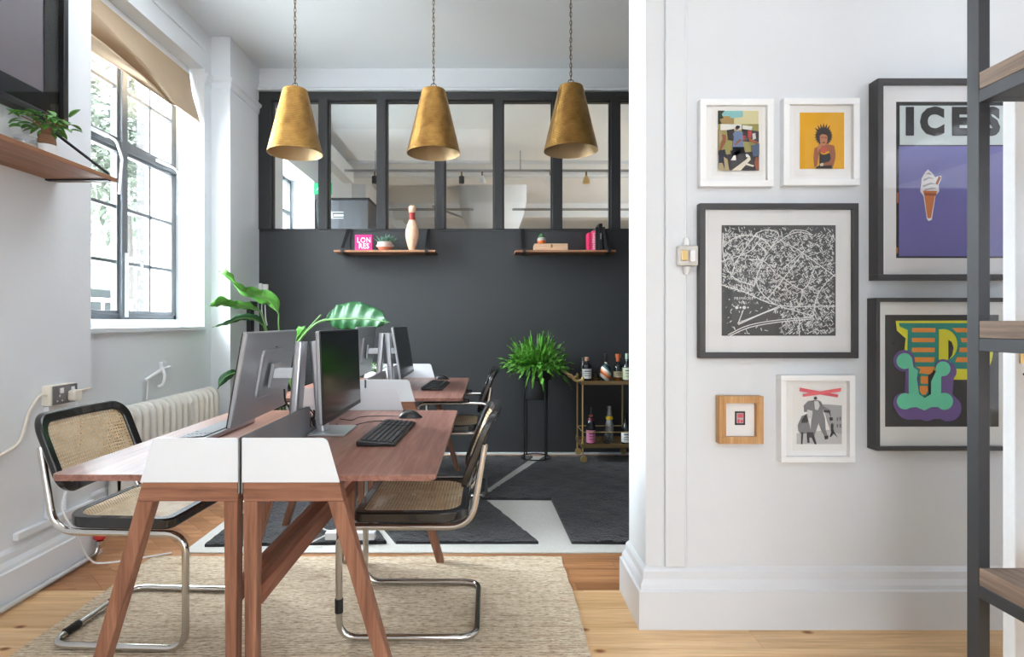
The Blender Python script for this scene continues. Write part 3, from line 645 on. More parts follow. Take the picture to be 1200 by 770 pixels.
# ---- chairs -------------------------------------------------------------
def make_chair(name, arms=False, sleeves='leg'):
    t = thing(name, 'x', 'chair'); hw = .2265; r = .0125
    side = lambda s: [(-.275, s*hw, .715), (-.232, s*hw, .418), (.255, s*hw, .418), (.255, s*hw, r)]
    p = [(-.275, -hw, .715), (-.226, -hw, .416), (.255, -hw, .416), (.255, -hw, r+.0005), (-.245, -hw, r+.0005), (-.245, hw, r+.0005), (.255, hw, r+.0005), (.255, hw, .416), (-.226, hw, .416), (-.275, hw, .715)]
    fm = B().tube(fillet(p, [.10, .07, .07, .07, .07, .07, .07, .10], 8), r, 12); fm.obj('tube_frame', M['chrome'], t, smooth=True, world=False)
    if sleeves == 'leg': B().tube([(.255, hw, .105), (.255, hw, .155)], r+.0025, 12).obj('rubber_sleeve', M['rubber'], t, smooth=True, world=False)
    else:
        for s in (-1, 1): B().tube([(-.245, s*(hw-.075), r+.0035), (-.245, s*(hw-.14), r+.0035)], r+.0025, 12).obj('rubber_sleeve', M['rubber'], t, smooth=True, world=False)
    # seat
    def ring(o, i, za, zb, f): 
        b = B(); b.loft([[f(u, v, za) for u, v in o], [f(u, v, zb) for u, v in o], [f(u, v, zb) for u, v in i], [f(u, v, za) for u, v in i]], False, True); return b
    o = rrect(-.215, .205, -.232, .232, [.11, .035, .035, .11], 8); i = rrect(-.180, .170, -.196, .196, [.08, .02, .02, .08], 8)
    ring(o, i, .430, .468, lambda u, v, z: (u, v, z)).obj('seat_frame', M['blackwood'], t, smooth=True, bevel=.006, world=False)
    i2 = rrect(-.186, .176, -.202, .202, [.084, .024, .024, .084], 8)
    cs = B(); cs.add([(u, v, .4665) for u, v in i2]+[(u*.55, v*.55, .463) for u, v in i2]+[(0, 0, .462)], [(k, (k+1) % len(i2), len(i2)+(k+1) % len(i2), len(i2)+k) for k in range(len(i2))]+[(len(i2)+k, len(i2)+(k+1) % len(i2), 2*len(i2)) for k in range(len(i2))])
    cs.obj('cane_seat', M['caneseat'], t, smooth=True, world=False)
    # backrest, curved in plan, leaning back
    def bf(u, v, d): 
        xb = -.197-(v)*.40 - .030*(1-(u/.235)**2) + .0
        return (xb+d, u, .565+v)
    o = rrect(-.235, .235, -.02, .262, .07, 8); i = rrect(-.200, .200, .014, .228, .045, 8)
    def dens(pl, n=3):
        out = []
        for k in range(len(pl)):
            a, c = Vector(pl[k]), Vector(pl[(k+1) % len(pl)])
            for q in range(n): out.append(tuple(a+(c-a)*q/n))
        return out
    o, i = dens(o, 5), dens(i, 5)
    ring(o, i, -.013, .017, bf).obj('back_frame', M['blackwood'], t, smooth=True, bevel=.006, world=False)
    g = B(); NU, NV = 16, 8; cv = []
    x0_, x1_, y0_, y1_ = -.205, .205, .010, .232
    for b_ in range(NV+1):
        for a_ in range(NU+1):
            u = x0_+(x1_-x0_)*a_/NU; v = y0_+(y1_-y0_)*b_/NV
            # squeeze corners inside the rounded frame
            cx = max(0, abs(u)-(x1_-.03)); cy = max(0, max(y0_+.03-v, v-(y1_-.03)))
            if cx > 0 and cy > 0: k_ = math.hypot(cx, cy)/.03; 
            if cx > 0 and cy > 0 and k_ > 1: u -= math.copysign(cx*(1-1/k_), u); v += (cy*(1-1/k_))*(1 if v < (y0_+y1_)/2 else -1)
            cv.append(bf(u, v, .006))
    g.add(cv, [(b_*(NU+1)+a_, b_*(NU+1)+a_+1, (b_+1)*(NU+1)+a_+1, (b_+1)*(NU+1)+a_) for b_ in range(NV) for a_ in range(NU)])
    g.obj('cane_back', M['caneback'], t, smooth=True, world=False)
    if arms:
        for s in (-1, 1):
            ya = s*(hw+.028)
            B().tube(fillet([(-.238, s*hw, .50), (-.262, ya, .615), (.15, ya, .615), (.19, ya, .60), (.19, s*hw, .43)], [.04, .05, .03, .05], 6), .010, 10).obj('arm_tube', M['chrome'], t, smooth=True, world=False)
            B().prism(rrect(-.14, .16, ya-.022, ya+.022, .02, 5), .625, .645, 'xy').obj('armrest', M['blackwood'], t, bevel=.005, world=False)
    return t
cA = make_chair('cantilever_chair'); cA.location = (-.293, 2.335, .009); cA.rotation_euler = (0, 0, PI)
tag(cA, 'cane and chrome cantilever chair facing left at the front right desk', 'chair', 'cane chairs without armrests')
cB = make_chair('cantilever_chair', sleeves='bar'); cB.location = (-1.31, 2.275, .009); cB.rotation_euler = (0, 0, R(-3))
tag(cB, 'cane and chrome cantilever chair by the left wall, its backrest fully in view', 'chair', 'cane chairs without armrests')
cC = make_chair('cantilever_armchair', True); cC.location = (-.27, 3.98, .03); cC.rotation_euler = (0, 0, R(180))
tag(cC, 'cane cantilever armchair with black armrests at the rear right desk', 'chair', 'cane chairs with armrests')
cD = copy_tree(cC); cD.location = (-1.24, 4.02, .03); cD.rotation_euler = (0, 0, 0)
tag(cD, 'cane cantilever armchair mostly hidden behind the rear left desk', 'chair', 'cane chairs with armrests')

# ---- pendants -------------------------------------------------------------
def pendant(lab, x, y, z):
    t = thing('pendant_lamp', lab, 'pendant lamp', (x, y, z), 0, 'brass pendant lamps in a row')
    pr_ = [(.176, 0), (.0785, .413), (.074, .418), (.012, .42), (.012, .4175), (.073, .415), (.0765, .41), (.1735, 0)]
    b = B(); rings = [[(r_*math.cos(2*PI*k/48), r_*math.sin(2*PI*k/48), zz) for k in range(48)] for r_, zz in pr_]; b.loft(rings, False, True)
    for i in range(len(b.m)): b.m[i] = 1 if i >= 48*4 else 0
    b.obj('lamp_shade', [M['shade'], mat('shade_lining', s2l(176, 150, 112), .5, metal=.35)], t, smooth=True, world=False)
    B().lathe([(.004, .30), (.02, .3), (.022, .37), (.012, .42), (.012, .43), (.006, .436)], (0, 0, 0), 16).obj('lamp_holder', M['darkbrass'], t, smooth=True, world=False)
    B().ball((0, 0, .265), .03, (1, 1, 1.25)).obj('bulb', M['white'], t, smooth=True, world=False)
    ch = B(); ch.tube([(.017*math.cos(a), 0, .449+.014*math.sin(a)) for a in [2*PI*k/14 for k in range(14)]], .0028, 6, True)
    zz = .473; i = 0
    while zz < CE-z-.03:
        pts = []
        for k in range(12):
            a = 2*PI*k/12; u = .0065*math.cos(a); v = .0135*math.sin(a)+(.004 if math.sin(a) > 0 else -.004)
            pts.append((u, 0, zz+v) if i % 2 else (0, u, zz+v))
        ch.tube(pts, .0021, 5, True); zz += .0275; i += 1
    ch.tube(spline([(.004*math.sin(q*1.3), .004*math.cos(q*1.1), .45+q*(CE-z-.47)/12) for q in range(13)], 4), .0016, 5)
    ch.obj('chain', M['chain'], t, smooth=True, world=False)
    B().lathe([(.05, CE-z-.025), (.055, CE-z-.012), (.055, CE-z-.0005)], (0, 0, 0), 24).obj('ceiling_rose', M['darkbrass'], t, smooth=True, world=False)
pendant('brass cone pendant lamp nearest the window, leftmost of three', -1.275, 3.80, 2.27)
pendant('brass cone pendant lamp in the middle of the row, above the bowling pin', -.37, 3.82, 2.275)
pendant('brass cone pendant lamp nearest the right wall, above the fern side', .525, 3.76, 2.275)

# ---- roman blind -------------------------------------------------------------
rbn = thing('roman_blind', 'beige linen roman blind pulled up over the left window', 'blind', (-2.24, 3.76, 2.7))
bl_ = B(); NY, NT = 60, 44; vs = []
for j in range(NY+1):
    u = j/NY; yy = 3.095+u*1.34
    sw = max(0, 1-u/.72)                       # how far the folds have dropped open towards the near end
    zb = 2.695+.012*math.sin(u*5)+.02*(1-u)*0
    zf = zb+.015+.19*sw**.9                   # where the main fold turns in
    for i in range(NT+1):
        t = i/NT
        if t < .5:
            q = t/.5; x = -2.30+.085*q**1.5; z = 3.09+(zf-3.09)*q
        else:
            q = (t-.5)/.5; z = zf+(zb-zf)*q
            x = -2.215-.045*math.sin(min(1, q*5)*PI/2)*(1 if sw > 0 else .4)+.030*math.sin(q*PI*3.2+u*3)*min(1, sw*2+.15)+.035*q
            z += .010*math.sin(q*9+u*14)*sw
        vs.append((x, yy+.003*math.sin(t*20), z))
bl_.add(vs, [(j*(NT+1)+i, j*(NT+1)+i+1, (j+1)*(NT+1)+i+1, (j+1)*(NT+1)+i) for j in range(NY) for i in range(NT)])
bl_.obj('fabric', M['linen'], rbn, smooth=True, solid=.004)
B().box(-2.33, -2.295, 3.095, 4.435, 3.06, 3.105).obj('head_rail', M['white'], rbn, bevel=.003)
B().tube([(-2.24, 4.435, 3.05), (-2.235, 4.437, 2.3), (-2.235, 4.437, 1.95)], .0025, 6).ball((-2.235, 4.437, 1.94), .008).obj('pull_cord', M['white'], rbn, smooth=True)

# ---- radiator -------------------------------------------------------------
rd = thing('radiator', 'cream cast iron column radiator on the left wall under the window', 'radiator', (-2.1, 3.8, 0))
N = 15; y0 = 3.27; pt = .0735
for i in range(N):
    ya = y0+i*pt
    o = rrect(-2.165, -2.025, .11, .685, [.04, .04, .068, .068], 7)
    b = B(); k = b.mark()
    rings = []
    for (dy, ins) in ((.010, .034), (.012, .016), (.020, .003), (.029, 0), (.037, 0), (.046, .003), (.054, .016), (.056, .034)):
        rings.append([(x+(ins if x < -2.095 else -ins), ya+dy, z+(ins if z < .4 else -ins)) for x, z in o])
    b.loft(rings)
    # waist between the columns so each section reads as tubes
    b.obj('section', M['radiator'], rd, smooth=True)
pp = B(); pp.tube([(-2.095, y0-.03, .63), (-2.095, y0+N*pt+.02, .63)], .022, 12).tube([(-2.095, y0-.03, .16), (-2.095, y0+N*pt+.02, .16)], .022, 12); pp.obj('manifold', M['radiator'], rd, smooth=True)
ft = B()
for ya in (y0+.033, y0+(N-1)*pt+.033):
    for xx in (-2.14, -2.05): ft.lathe([(.016, .0005), (.013, .02), (.014, .13)], (xx, ya, 0), 10)
ft.obj('foot', M['radiator'], rd, smooth=True)
B().box(-2.027, -2.0235, 3.93, 3.97, .50, .62).obj('meter_tag', M['white'], rd, bevel=.002)
vt = thing('radiator_valve', 'red topped radiator valve on the pipe at the foot of the left wall', 'valve', (-1.93, 2.86, 0))
B().tube(fillet([(-1.944, 2.80, .022), (-1.944, 2.86, .022), (-1.93, 2.88, .09)], .02), .011, 10).lathe([(.014, .05), (.02, .06), (.02, .085), (.012, .09)], (-1.932, 2.876, 0), 12).obj('valve_body', M['chrome'], vt, smooth=True)
kn = B(); kn.lathe([(.008, .09), (.026, .095), (.030, .105), (.026, .118), (.010, .122)], (-1.932, 2.876, 0), 14); kn.obj('knob', M['redknob'], vt, smooth=True, bevel=.002)
tag(B().tube([(-1.944, -3.0, .022), (-1.944, 2.80, .022)], .011, 10).obj('heating_pipe', mat('pipe_grey_paint', s2l(196, 198, 200), .4), smooth=True), 'white painted heating pipe along the foot of the left baseboard', 'pipe')

# ---- window winder (painted crank gear) -------------------------------------
wn = thing('window_winder', 'white painted window winding gear with curved handle above the radiator', 'window winder', (-2.19, 3.6, .95))
def WL(px, py, X): d = F*X/(px-VX); return Vector((X, d, H+(VY-py)/F*d))
q0 = WL(189, 431, -2.19); B().box(-2.1895, -2.165, q0.y-.03, q0.y+.03, q0.z-.03, q0.z+.04).obj('bracket', M['wall'], wn, bevel=.006)
B().tube([WL(170, 446, -2.165), WL(191, 432, -2.15)], .011, 8).tube([WL(190, 432, -2.15), WL(199, 430, -2.13)], .008, 8).obj('shaft', M['white'], wn, smooth=True)
B().tube(spline([WL(190, 430, -2.14), WL(193, 440, -2.12), WL(191, 450, -2.13), WL(186, 453, -2.16)], 6), .010, 8).obj('handle', M['white'], wn, smooth=True)
B().tube([WL(173.5, 446, -2.165), WL(172, 468, -2.165)], .005, 6).obj('rod', M['white'], wn, smooth=True)

# ---- sockets, trunking, cables on the left wall ------------------------------
so = thing('wall_socket', 'metal double socket on a cream box with a plug, left wall', 'socket', (-1.98, 2.66, .8))
B().box(-1.9995, -1.955, 2.585, 2.745, .793, .882).obj('back_box', M['offwhite'], so, bevel=.004)
B().box(-1.9549, -1.950, 2.590, 2.745, .795, .880).obj('face_plate', M['platesteel'], so, bevel=.002)
for yy in (2.62, 2.69):
    sw = B(); sw.box(-1.9499, -1.944, yy+.012, yy+.030, .845, .868); sw.obj('switch', M['white'], so, bevel=.001)
hl = B(); hl.box(-1.9499, -1.9485, 2.628, 2.634, .829, .839).box(-1.9499, -1.9485, 2.612, 2.620, .808, .814).box(-1.9499, -1.9485, 2.642, 2.650, .808, .814); hl.obj('pin_hole', M['white'], so)
pg = thing('plug', 'white plug pushed into the metal double socket', 'plug', (-1.93, 2.7, .82))
B().prism(rrect(2.677, 2.73, .803, .853, .012, 4), -1.9498, -1.915, 'yz').obj('plug_body', M['offwhite'], pg, bevel=.006)
cable('plug_cable', 'white cable running down from the plug behind the chair back', [(-1.925, 2.70, .80), (-1.93, 2.74, .70), (-1.95, 2.76, .55), (-1.955, 2.70, .42), (-1.93, 2.62, .33), (-1.9, 2.66, .2), (-1.90, 2.75, .05), (-1.85, 2.80, .006), (-1.6, 2.92, .006)], .0045, M['white'])
cable('wall_cable', 'white cable curving along the left wall from the socket box', [(-1.975, 2.60, .835), (-1.975, 2.55, .845), (-1.985, 2.50, .78), (-1.985, 2.46, .68), (-1.985, 2.40, .64), (-1.99, 2.2, .61), (-1.99, 1.6, .57)], .006, M['offwhite'])
cable('wall_cable', 'short white cable from the socket box to the bay corner', [(-1.985, 2.745, .845), (-1.99, 2.80, .838), (-1.992, 2.90, .838)], .004, M['offwhite'])
tk = B(); tk.box(-1.9995, -1.978, 2.60, 2.64, .285, .79); tk.box(-1.9995, -1.975, 2.43, 2.90, .250, .282); tk.box(-1.9995, -1.985, 2.72, 2.735, .285, .52)
tag(tk.obj('cable_trunking', M['trim'], bevel=.003), 'white cable trunking below the metal socket on the left wall', 'trunking')

# ---- left wall shelf and things on it ------------------------------
sh = thing('wall_shelf', 'wooden shelf on the left wall holding bonsai and candle', 'shelf', (-1.86, 2.2, 1.81))
B().box(-1.9995, -1.72, 1.55, 2.68, 1.812, 1.832).obj('board', M['shelfwood'], sh, bevel=.002)
for yy in (2.62, 1.7):
    br = B(); br.box(-1.9995, -1.994, yy-.012, yy+.012, 1.806, 2.06); br.box(-1.9995, -1.72, yy-.012, yy+.012, 1.8055, 1.8115); br.tube([(-1.994, yy, 2.045), (-1.722, yy, 1.838)], .0065, 8)
    br.obj('bracket', M['blacksteel'], sh)
cn = thing('candle', 'white candle in a clear glass on the left wall shelf', 'candle', (-1.865, 2.33, 1.8325))
g_ = B(); g_.lathe([(.038, 0.0003), (.041, .004), (.041, .078), (.0385, .078), (.0385, .006), (.001, .006)], (-1.865, 2.33, 1.8325), 24, False); g_.obj('glass_jar', thin_glass('candle_glass', (.85, .85, .85), 2.2), cn, smooth=True)
B().lathe([(.036, .007), (.037, .05), (.001, .05)], (-1.865, 2.33, 1.8325), 20).obj('wax', M['offwhite'], cn, smooth=True)
bo = thing('bonsai', 'small bonsai with fat trunk in a grey and white pot on the shelf', 'bonsai', (-1.865, 2.44, 1.8325))
c0 = Vector((-1.865, 2.44, 1.8325))
pb = B(); pb.lathe([(.036, .0003), (.038, .03)], c0, 24); pb.mi = 1; pb.lathe([(.038, .03), (.0385, .078), (.034, .078), (.034, .066), (.001, .066)], c0, 24)
pb.obj('pot', [mat('pot_grey_glaze', s2l(150, 165, 172), .35), M['white']], bo, smooth=True)
tr = B(); tr.tube(spline([c0+Vector((0, 0, .064)), c0+Vector((.002, 0, .09)), c0+Vector((-.004, .004, .115)), c0+Vector((.002, 0, .145)), c0+Vector((.01, 0, .18))], 5), [.026]*4+[.034]*4+[.028]*4+[.018]*4+[.012]*3+[.008, .006], 12)
for k in range(7):
    a = 2*PI*k/7; tr.tube(spline([c0+Vector((.002, 0, .13)), c0+Vector((.04*math.cos(a), .04*math.sin(a), .17)), c0+Vector((.085*math.cos(a), .085*math.sin(a), .19))], 4), .003, 5)
tr.obj('trunk', M['bark'], bo, smooth=True)
def leaf(b, base, d, up, l, w, bend=.3, n=5):
    d = d.normalized(); side = d.cross(up).normalized(); up2 = side.cross(d); vs = []
    for i in range(n+1):
        u = i/n; ww = w*math.sin(PI*min(1, u*.93+.06))**.8 if u < 1 else .0005; c = base+d*l*u-up2*bend*l*u*u
        vs += [c-side*ww+up2*ww*.25, c, c+side*ww+up2*ww*.25]
    fs = []
    for i in range(n): fs += [(3*i, 3*i+1, 3*i+4, 3*i+3), (3*i+1, 3*i+2, 3*i+5, 3*i+4)]
    b.add(vs, fs)
lf = B(); r2 = random.Random(3)
for k in range(62):
    a = r2.random()*2*PI; rr = r2.uniform(.02, .10); p = c0+Vector((rr*math.cos(a), rr*math.sin(a)*.9, .15+r2.uniform(0, .07)-rr*.15))
    leaf(lf, p, Vector((math.cos(a+r2.uniform(-1, 1)), math.sin(a+r2.uniform(-1, 1)), r2.uniform(-.5, .6))), Vector((0, 0, 1)), r2.uniform(.04, .062), r2.uniform(.012, .017))
lf.obj('leaves', M['leafbright'], bo, smooth=True, solid=.0008)

# ---- large dark framed picture on the left wall --------------------------------
tv = thing('framed_picture', 'large glossy black framed dark picture high on the left wall', 'picture', (-1.98, 2.1, 2.06))
def ring_yz(b, y0, y1, z0, z1, w, x0, x1):
    b.box(x0, x1, y0, y1, z0, z0+w).box(x0, x1, y0, y1, z1-w, z1).box(x0, x1, y0, y0+w, z0+w, z1-w).box(x0, x1, y1-w, y1, z0+w, z1-w)
b = B(); ring_yz(b, .9, 2.68, 2.06, 3.12, .03, -1.9995, -1.945); b.obj('frame', M['blacksteel'], tv, bevel=.002)
b = B(); ring_yz(b, .93, 2.65, 2.09, 3.09, .09, -1.985, -1.965); b.obj('mount', M['screen'], tv)
B().box(-1.999, -1.97, 1.02, 2.56, 2.18, 3.0).obj('print', mat('dark_mauve_print', s2l(104, 98, 106), .5), tv)
fg = B(); fg.prism([(1.8, 2.18), (2.26, 2.18), (2.28, 2.3), (2.24, 2.42), (2.28, 2.5), (2.2, 2.72), (2.05, 2.85), (1.95, 3.0), (1.8, 3.0)], -1.9699, -1.969, 'yz')
fg.prism([(2.26, 2.62), (2.34, 2.58), (2.40, 2.66), (2.36, 2.78), (2.24, 2.86), (2.18, 2.74)], -1.9699, -1.9692, 'yz'); fg.obj('figure_reflection', mat('figure_reflection_tone', s2l(48, 50, 54), .5), tv)  # figure's reflection in the glazing, put in as flat dark shapes
B().box(-1.958, -1.956, .93, 2.65, 2.09, 3.09).obj('glass', M['picglass'], tv)

# ---- back wall shelves ----------------------------------------------------
def back_shelf(lab, x0, x1, bx, sk):
    t = thing('wall_shelf', lab, 'shelf', ((x0+x1)/2, 5.0, 1.755), 0, 'shelves on the charcoal wall')
    B().box(x0, x1, 4.90, 5.1295, 1.758, 1.776).obj('board', M['shelfwoodx'], t, bevel=.002)
    for xx in bx:
        b = B(); b.box(xx-.014, xx+.014, 5.112, 5.117, 1.75, 1.985).box(xx-.014, xx+.014, 4.892, 5.1295, 1.751, 1.7575).box(xx-.014, xx+.014, 4.892, 4.8975, 1.751, 1.79)
        b.add([(xx-.014, 5.112, 1.985), (xx+.014, 5.112, 1.985), (xx+.014, 4.8975, 1.785), (xx-.014, 4.8975, 1.785), (xx-.014, 5.106, 1.985), (xx+.014, 5.106, 1.985), (xx+.014, 4.8925, 1.785), (xx-.014, 4.8925, 1.785)], [(0, 1, 2, 3), (7, 6, 5, 4), (0, 4, 5, 1), (1, 5, 6, 2), (2, 6, 7, 3), (3, 7, 4, 0)])
        b.obj('bracket', M['blacksteel'], t)
    return t
back_shelf('wooden shelf on the charcoal wall under the bowling pin and pink sign', -1.319, -.461, (-1.245, -.535), 0)
back_shelf('wooden shelf on the charcoal wall holding pink and black books', .216, 1.066, (.29, 1.01), 0)
ZS = 1.7765
sg = thing('pink_sign', 'small pink block sign with white letters LON RES on the shelf', 'sign', (-1.08, 4.97, ZS))
B().box(-1.152, -1.004, 4.955, 4.985, ZS, ZS+.136).obj('block', mat('hot_pink', s2l(196, 8, 104), .5), sg, bevel=.002)
tx = B()
for row, zz in (('LON', ZS+.088), ('RES', ZS+.038)):
    vs, fs = text(row, .062, .0006, .0009, sx=.86, spacing=1.12); k = tx.mark(); tx.add(vs, fs); tx.xf(Matrix.Translation((-1.075, 4.9545, zz)), k)
tx.obj('lettering', M['white'], sg)
cp = thing('potted_succulent', 'blue green succulent in a striped terracotta pot beside the bowling pin', 'plant', (-.90, 4.98, ZS))
b = B(); c = (-.90, 4.98, ZS); b.lathe([(.045, .0003), (.058, .02), (.062, .03)], c, 20); b.mi = 1; b.lathe([(.062, .03), (.066, .055), (.064, .074), (.058, .074), (.055, .06), (.001, .06)], c, 20)
b.ball((-.965, 4.98, ZS+.045), .012).ball((-.835, 4.98, ZS+.045), .012); b.obj('pot', [mat('terracotta', s2l(176, 96, 70), .7), mat('speckled_glaze', s2l(196, 170, 160), .5, noise=.25, ns=60)], cp, smooth=True)
b = B(); r3 = random.Random(5)
for k in range(46):
    a = r3.random()*2*PI; q = r3.uniform(0, .05); leaf(b, Vector((c[0]+q*math.cos(a), c[1]+q*math.sin(a), ZS+.06)), Vector((math.cos(a)*q*16, math.sin(a)*q*16, 1)), Vector((math.cos(a), math.sin(a), .2)), r3.uniform(.05, .09), .006, -.15)
b.obj('leaves', M['succ'], cp, smooth=True, solid=.002)
bp_ = thing('bowling_pin', 'natural wooden bowling pin with red neck band on the shelf', 'bowling pin', (-.665, 4.97, ZS))
pf = [(.026, .0005), (.030, .01), (.045, .06), (.056, .11), (.0585, .14), (.055, .18), (.042, .225), (.028, .262), (.0235, .285), (.023, .30), (.0265, .325), (.0315, .348), (.0325, .362), (.029, .378), (.018, .388), (.002, .391)]
pfs = [(p.x, p.y) for p in spline([(r_, z_, 0) for r_, z_ in pf], 3)]; b = B(); b.lathe(pfs, (-.665, 4.97, ZS), 28); o_ = b.obj('body', [wood('pin_maple', s2l(205, 160, 130), s2l(226, 184, 154), s2l(236, 202, 176), 'z', 1.4, .35)], bp_, smooth=True)
b = B(); b.lathe([(.0288, .262), (.0245, .285), (.0238, .30), (.0274, .325)], (-.665, 4.97, ZS), 28, False); b.obj('neck_band', flat('pinred', 150, 38, 34, .4), bp_, smooth=True)
B().ball((-.70, 4.925, ZS+.19), .009, (1, .6, 1.3)).obj('emblem', M['white'], bp_, smooth=True)
wb = thing('wooden_box', 'pale wooden box with clasp lying on the right back shelf', 'box', (.52, 4.99, ZS))
B().box(.38, .662, 4.925, 5.07, ZS, ZS+.034).obj('box_base', M['palebox'], wb, bevel=.002); B().box(.38, .662, 4.925, 5.07, ZS+.0345, ZS+.057).obj('lid', M['palebox'], wb, bevel=.002)
B().box(.517, .533, 4.921, 4.9249, ZS+.022, ZS+.05).obj('clasp', M['darkbrass'], wb)
cc = thing('potted_cactus', 'tiny cactus in an orange and grey pot on the wooden box', 'plant', (.445, 4.99, ZS+.0575)); c = (.445, 4.99, ZS+.0575)
b = B(); b.lathe([(.026, .0003), (.036, .015), (.038, .03)], c, 18); b.mi = 1; b.lathe([(.038, .03), (.036, .05), (.03, .058), (.001, .055)], c, 18); b.obj('pot', [mat('orange_glaze', s2l(198, 96, 40), .4), mat('grey_glaze', s2l(160, 160, 150), .5)], cc, smooth=True)
b = B(); b.ball((.445, 4.99, ZS+.13), .022, (1, 1, 1), 6, 9); b.ball((.432, 4.985, ZS+.125), .014); b.obj('cactus', mat('cactus_green', s2l(60, 110, 62), .6), cc, smooth=True)
def book(lab, x, w, h, d, m, lean=0, mk=None, z=ZS, yf=4.935, group='books on the right back shelf'):
    t = thing('book', lab, 'book', (x, yf, z), 0, group)
    b = B(); b.box(-w/2, -w/2+.003, 0, d, 0, h).box(w/2-.003, w/2, 0, d, 0, h).box(-w/2, w/2, -.002, .002, 0, h); b.obj('cover', m, t, bevel=.0008, world=False)
    B().box(-w/2+.0032, w/2-.0032, .0025, d-.004, .003, h-.004).obj('pages', M['paper'], t, world=False)
    if mk: mk(t, w, h)
    t.rotation_euler = (0, R(lean), 0)
def spine_mark_mid(m):
    def f(t, w, h):
        b = B()
        for k in range(5): b.box(-w*.12, w*.12, -.0028, -.002, h*(.42+.045*k), h*(.42+.045*k)+h*.034)
        b.obj('spine_mark', m, t, world=False)
    return f
def spine_marks(m, n=9):
    def f(t, w, h):
        r4 = random.Random(int(h*1000)); b = B()
        for k in range(n): z_ = h*(.08+.86*k/n); b.box(-w*r4.uniform(.2, .38), w*r4.uniform(.2, .38), -.0028, -.002, z_, z_+h*.04)
        b.obj('spine_lettering', m, t, world=False)
    return f
pink = mat('pink_cloth', s2l(224, 40, 96), .55)
book('pink book at the left end of the shelved books, shorter one', .853, .028, .152, .13, pink, 0, spine_marks(flat('spinewine', 130, 20, 60)))
book('pink book beside the black books, pale markings on its spine', .884, .028, .166, .13, mat('pale_pink_cloth', s2l(232, 92, 128), .55), 0, spine_marks(M['white']))
book('narrow black book standing next to the pink books', .913, .026, .196, .14, flat('bookblack', 24, 26, 28, .5))
book('tallest black book with a small pale mark on its spine', .944, .028, .228, .15, flat('bookblack2', 18, 18, 20, .5), 0, spine_mark_mid(flat('spinegrey', 170, 170, 172)))
book('black book at the right end leaning against the tall one', .991, .024, .20, .14, flat('bookblack3', 30, 30, 33, .5), -7)

# ---- entry phone, black bracket ------------------------------
ph = thing('entry_phone', 'white entry phone handset at the left end of the charcoal wall', 'entry phone', (-1.98, 5.1, 1.37))
B().box(-2.03, -1.955, 5.10, 5.1295, 1.36, 1.50).obj('base', M['white'], ph, bevel=.004)
B().prism(rrect(-2.022, -1.99, 1.352, 1.506, .012, 4), 5.066, 5.099).obj('handset', M['white'], ph, bevel=.006)
B().tube(spline([(-2.0, 5.09, 1.36), (-1.99, 5.07, 1.25), (-1.96, 5.06, 1.17), (-1.95, 5.08, 1.14), (-1.97, 5.1, 1.2), (-1.98, 5.11, 1.32)], 6), .005, 6).obj('cord', M['white'], ph, smooth=True)
ib = thing('wall_controller', 'narrow black device fixed to the pier behind the leafy plant', 'wall device', (-2.02, 4.9, 1.0))
B().box(-2.0395, -2.0, 4.86, 4.93, 1.0, 1.28).obj('body', M['blackplastic'], ib, bevel=.004); B().box(-2.0, -1.985, 4.83, 4.96, 1.28, 1.34).obj('head', M['blackplastic'], ib, bevel=.004)

# ---- big-leaved plant -------------------------------------------------------
bpz = thing('bird_of_paradise_plant', 'tall plant with large paddle leaves in a pot by the left pier', 'plant', (-1.58, 4.62, 0))
c = (-1.58, 4.62, .030)
b = B(); b.lathe([(.13, 0), (.16, .02), (.19, .34), (.185, .35), (.17, .35), (.165, .31), (.001, .31)], c, 28); b.obj('pot', mat('white_ceramic_pot', s2l(214, 212, 206), .4), bpz, smooth=True)
B().lathe([(.166, .312), (.1, .325), (.001, .325)], c, 20).obj('soil', M['soil'], bpz)
def paddle(mid, widths, roll, m, fold=.35, wave=.0, n=7, ribs=True):
    """leaf blade along a midrib; widths left/right; roll in degrees from facing the camera"""
    mid = spline([Vector(p) for p in mid], n); N_ = len(mid)-1; vs = []; K = 6
    for i, p in enumerate(mid):
        u = i/N_; t = (mid[min(N_, i+1)]-mid[max(0, i-1)]).normalized()
        ref = Vector((0, -1, 0)); s0 = t.cross(ref).normalized(); nn = s0.cross(t).normalized()
        rl = R(roll if not isinstance(roll, tuple) else roll[0]+(roll[1]-roll[0])*u)
        sd = s0*math.cos(rl)+nn*math.sin(rl); nm = nn*math.cos(rl)-s0*math.sin(rl)
        def wd(lst):
            f = u*(len(lst)-1); k = min(int(f), len(lst)-2); q = f-k; q = q*q*(3-2*q); return lst[k]*(1-q)+lst[k+1]*q
        wl, wr = wd(widths[0]), wd(widths[1])
        for k in range(-K, K+1):
            q = abs(k)/K; ww = wl if k < 0 else wr; s_ = -1 if k < 0 else 1
            vs.append(p+sd*s_*ww*q+nm*(-fold*ww*q*q+wave*math.sin(u*38+k*.3)*q*.02))
    b = B(); b.add(vs, [(i*(2*K+1)+k, i*(2*K+1)+k+1, (i+1)*(2*K+1)+k+1, (i+1)*(2*K+1)+k) for i in range(N_) for k in range(2*K)])
    o = b.obj('leaf', m, bpz, smooth=True, solid=.0015)
    r_ = [.006*(1-i/N_)+.0015 for i in range(N_+1)]
    B().tube([p-Vector((0, .003, 0)) for p in mid], r_, 6).obj('midrib', M['stem'], o, smooth=True)
def stem(pts, r=.007): B().tube(spline(pts, 8), r, 8).obj('stem', M['stem'], bpz, smooth=True)
S0 = Vector((-1.58, 4.62, .33))
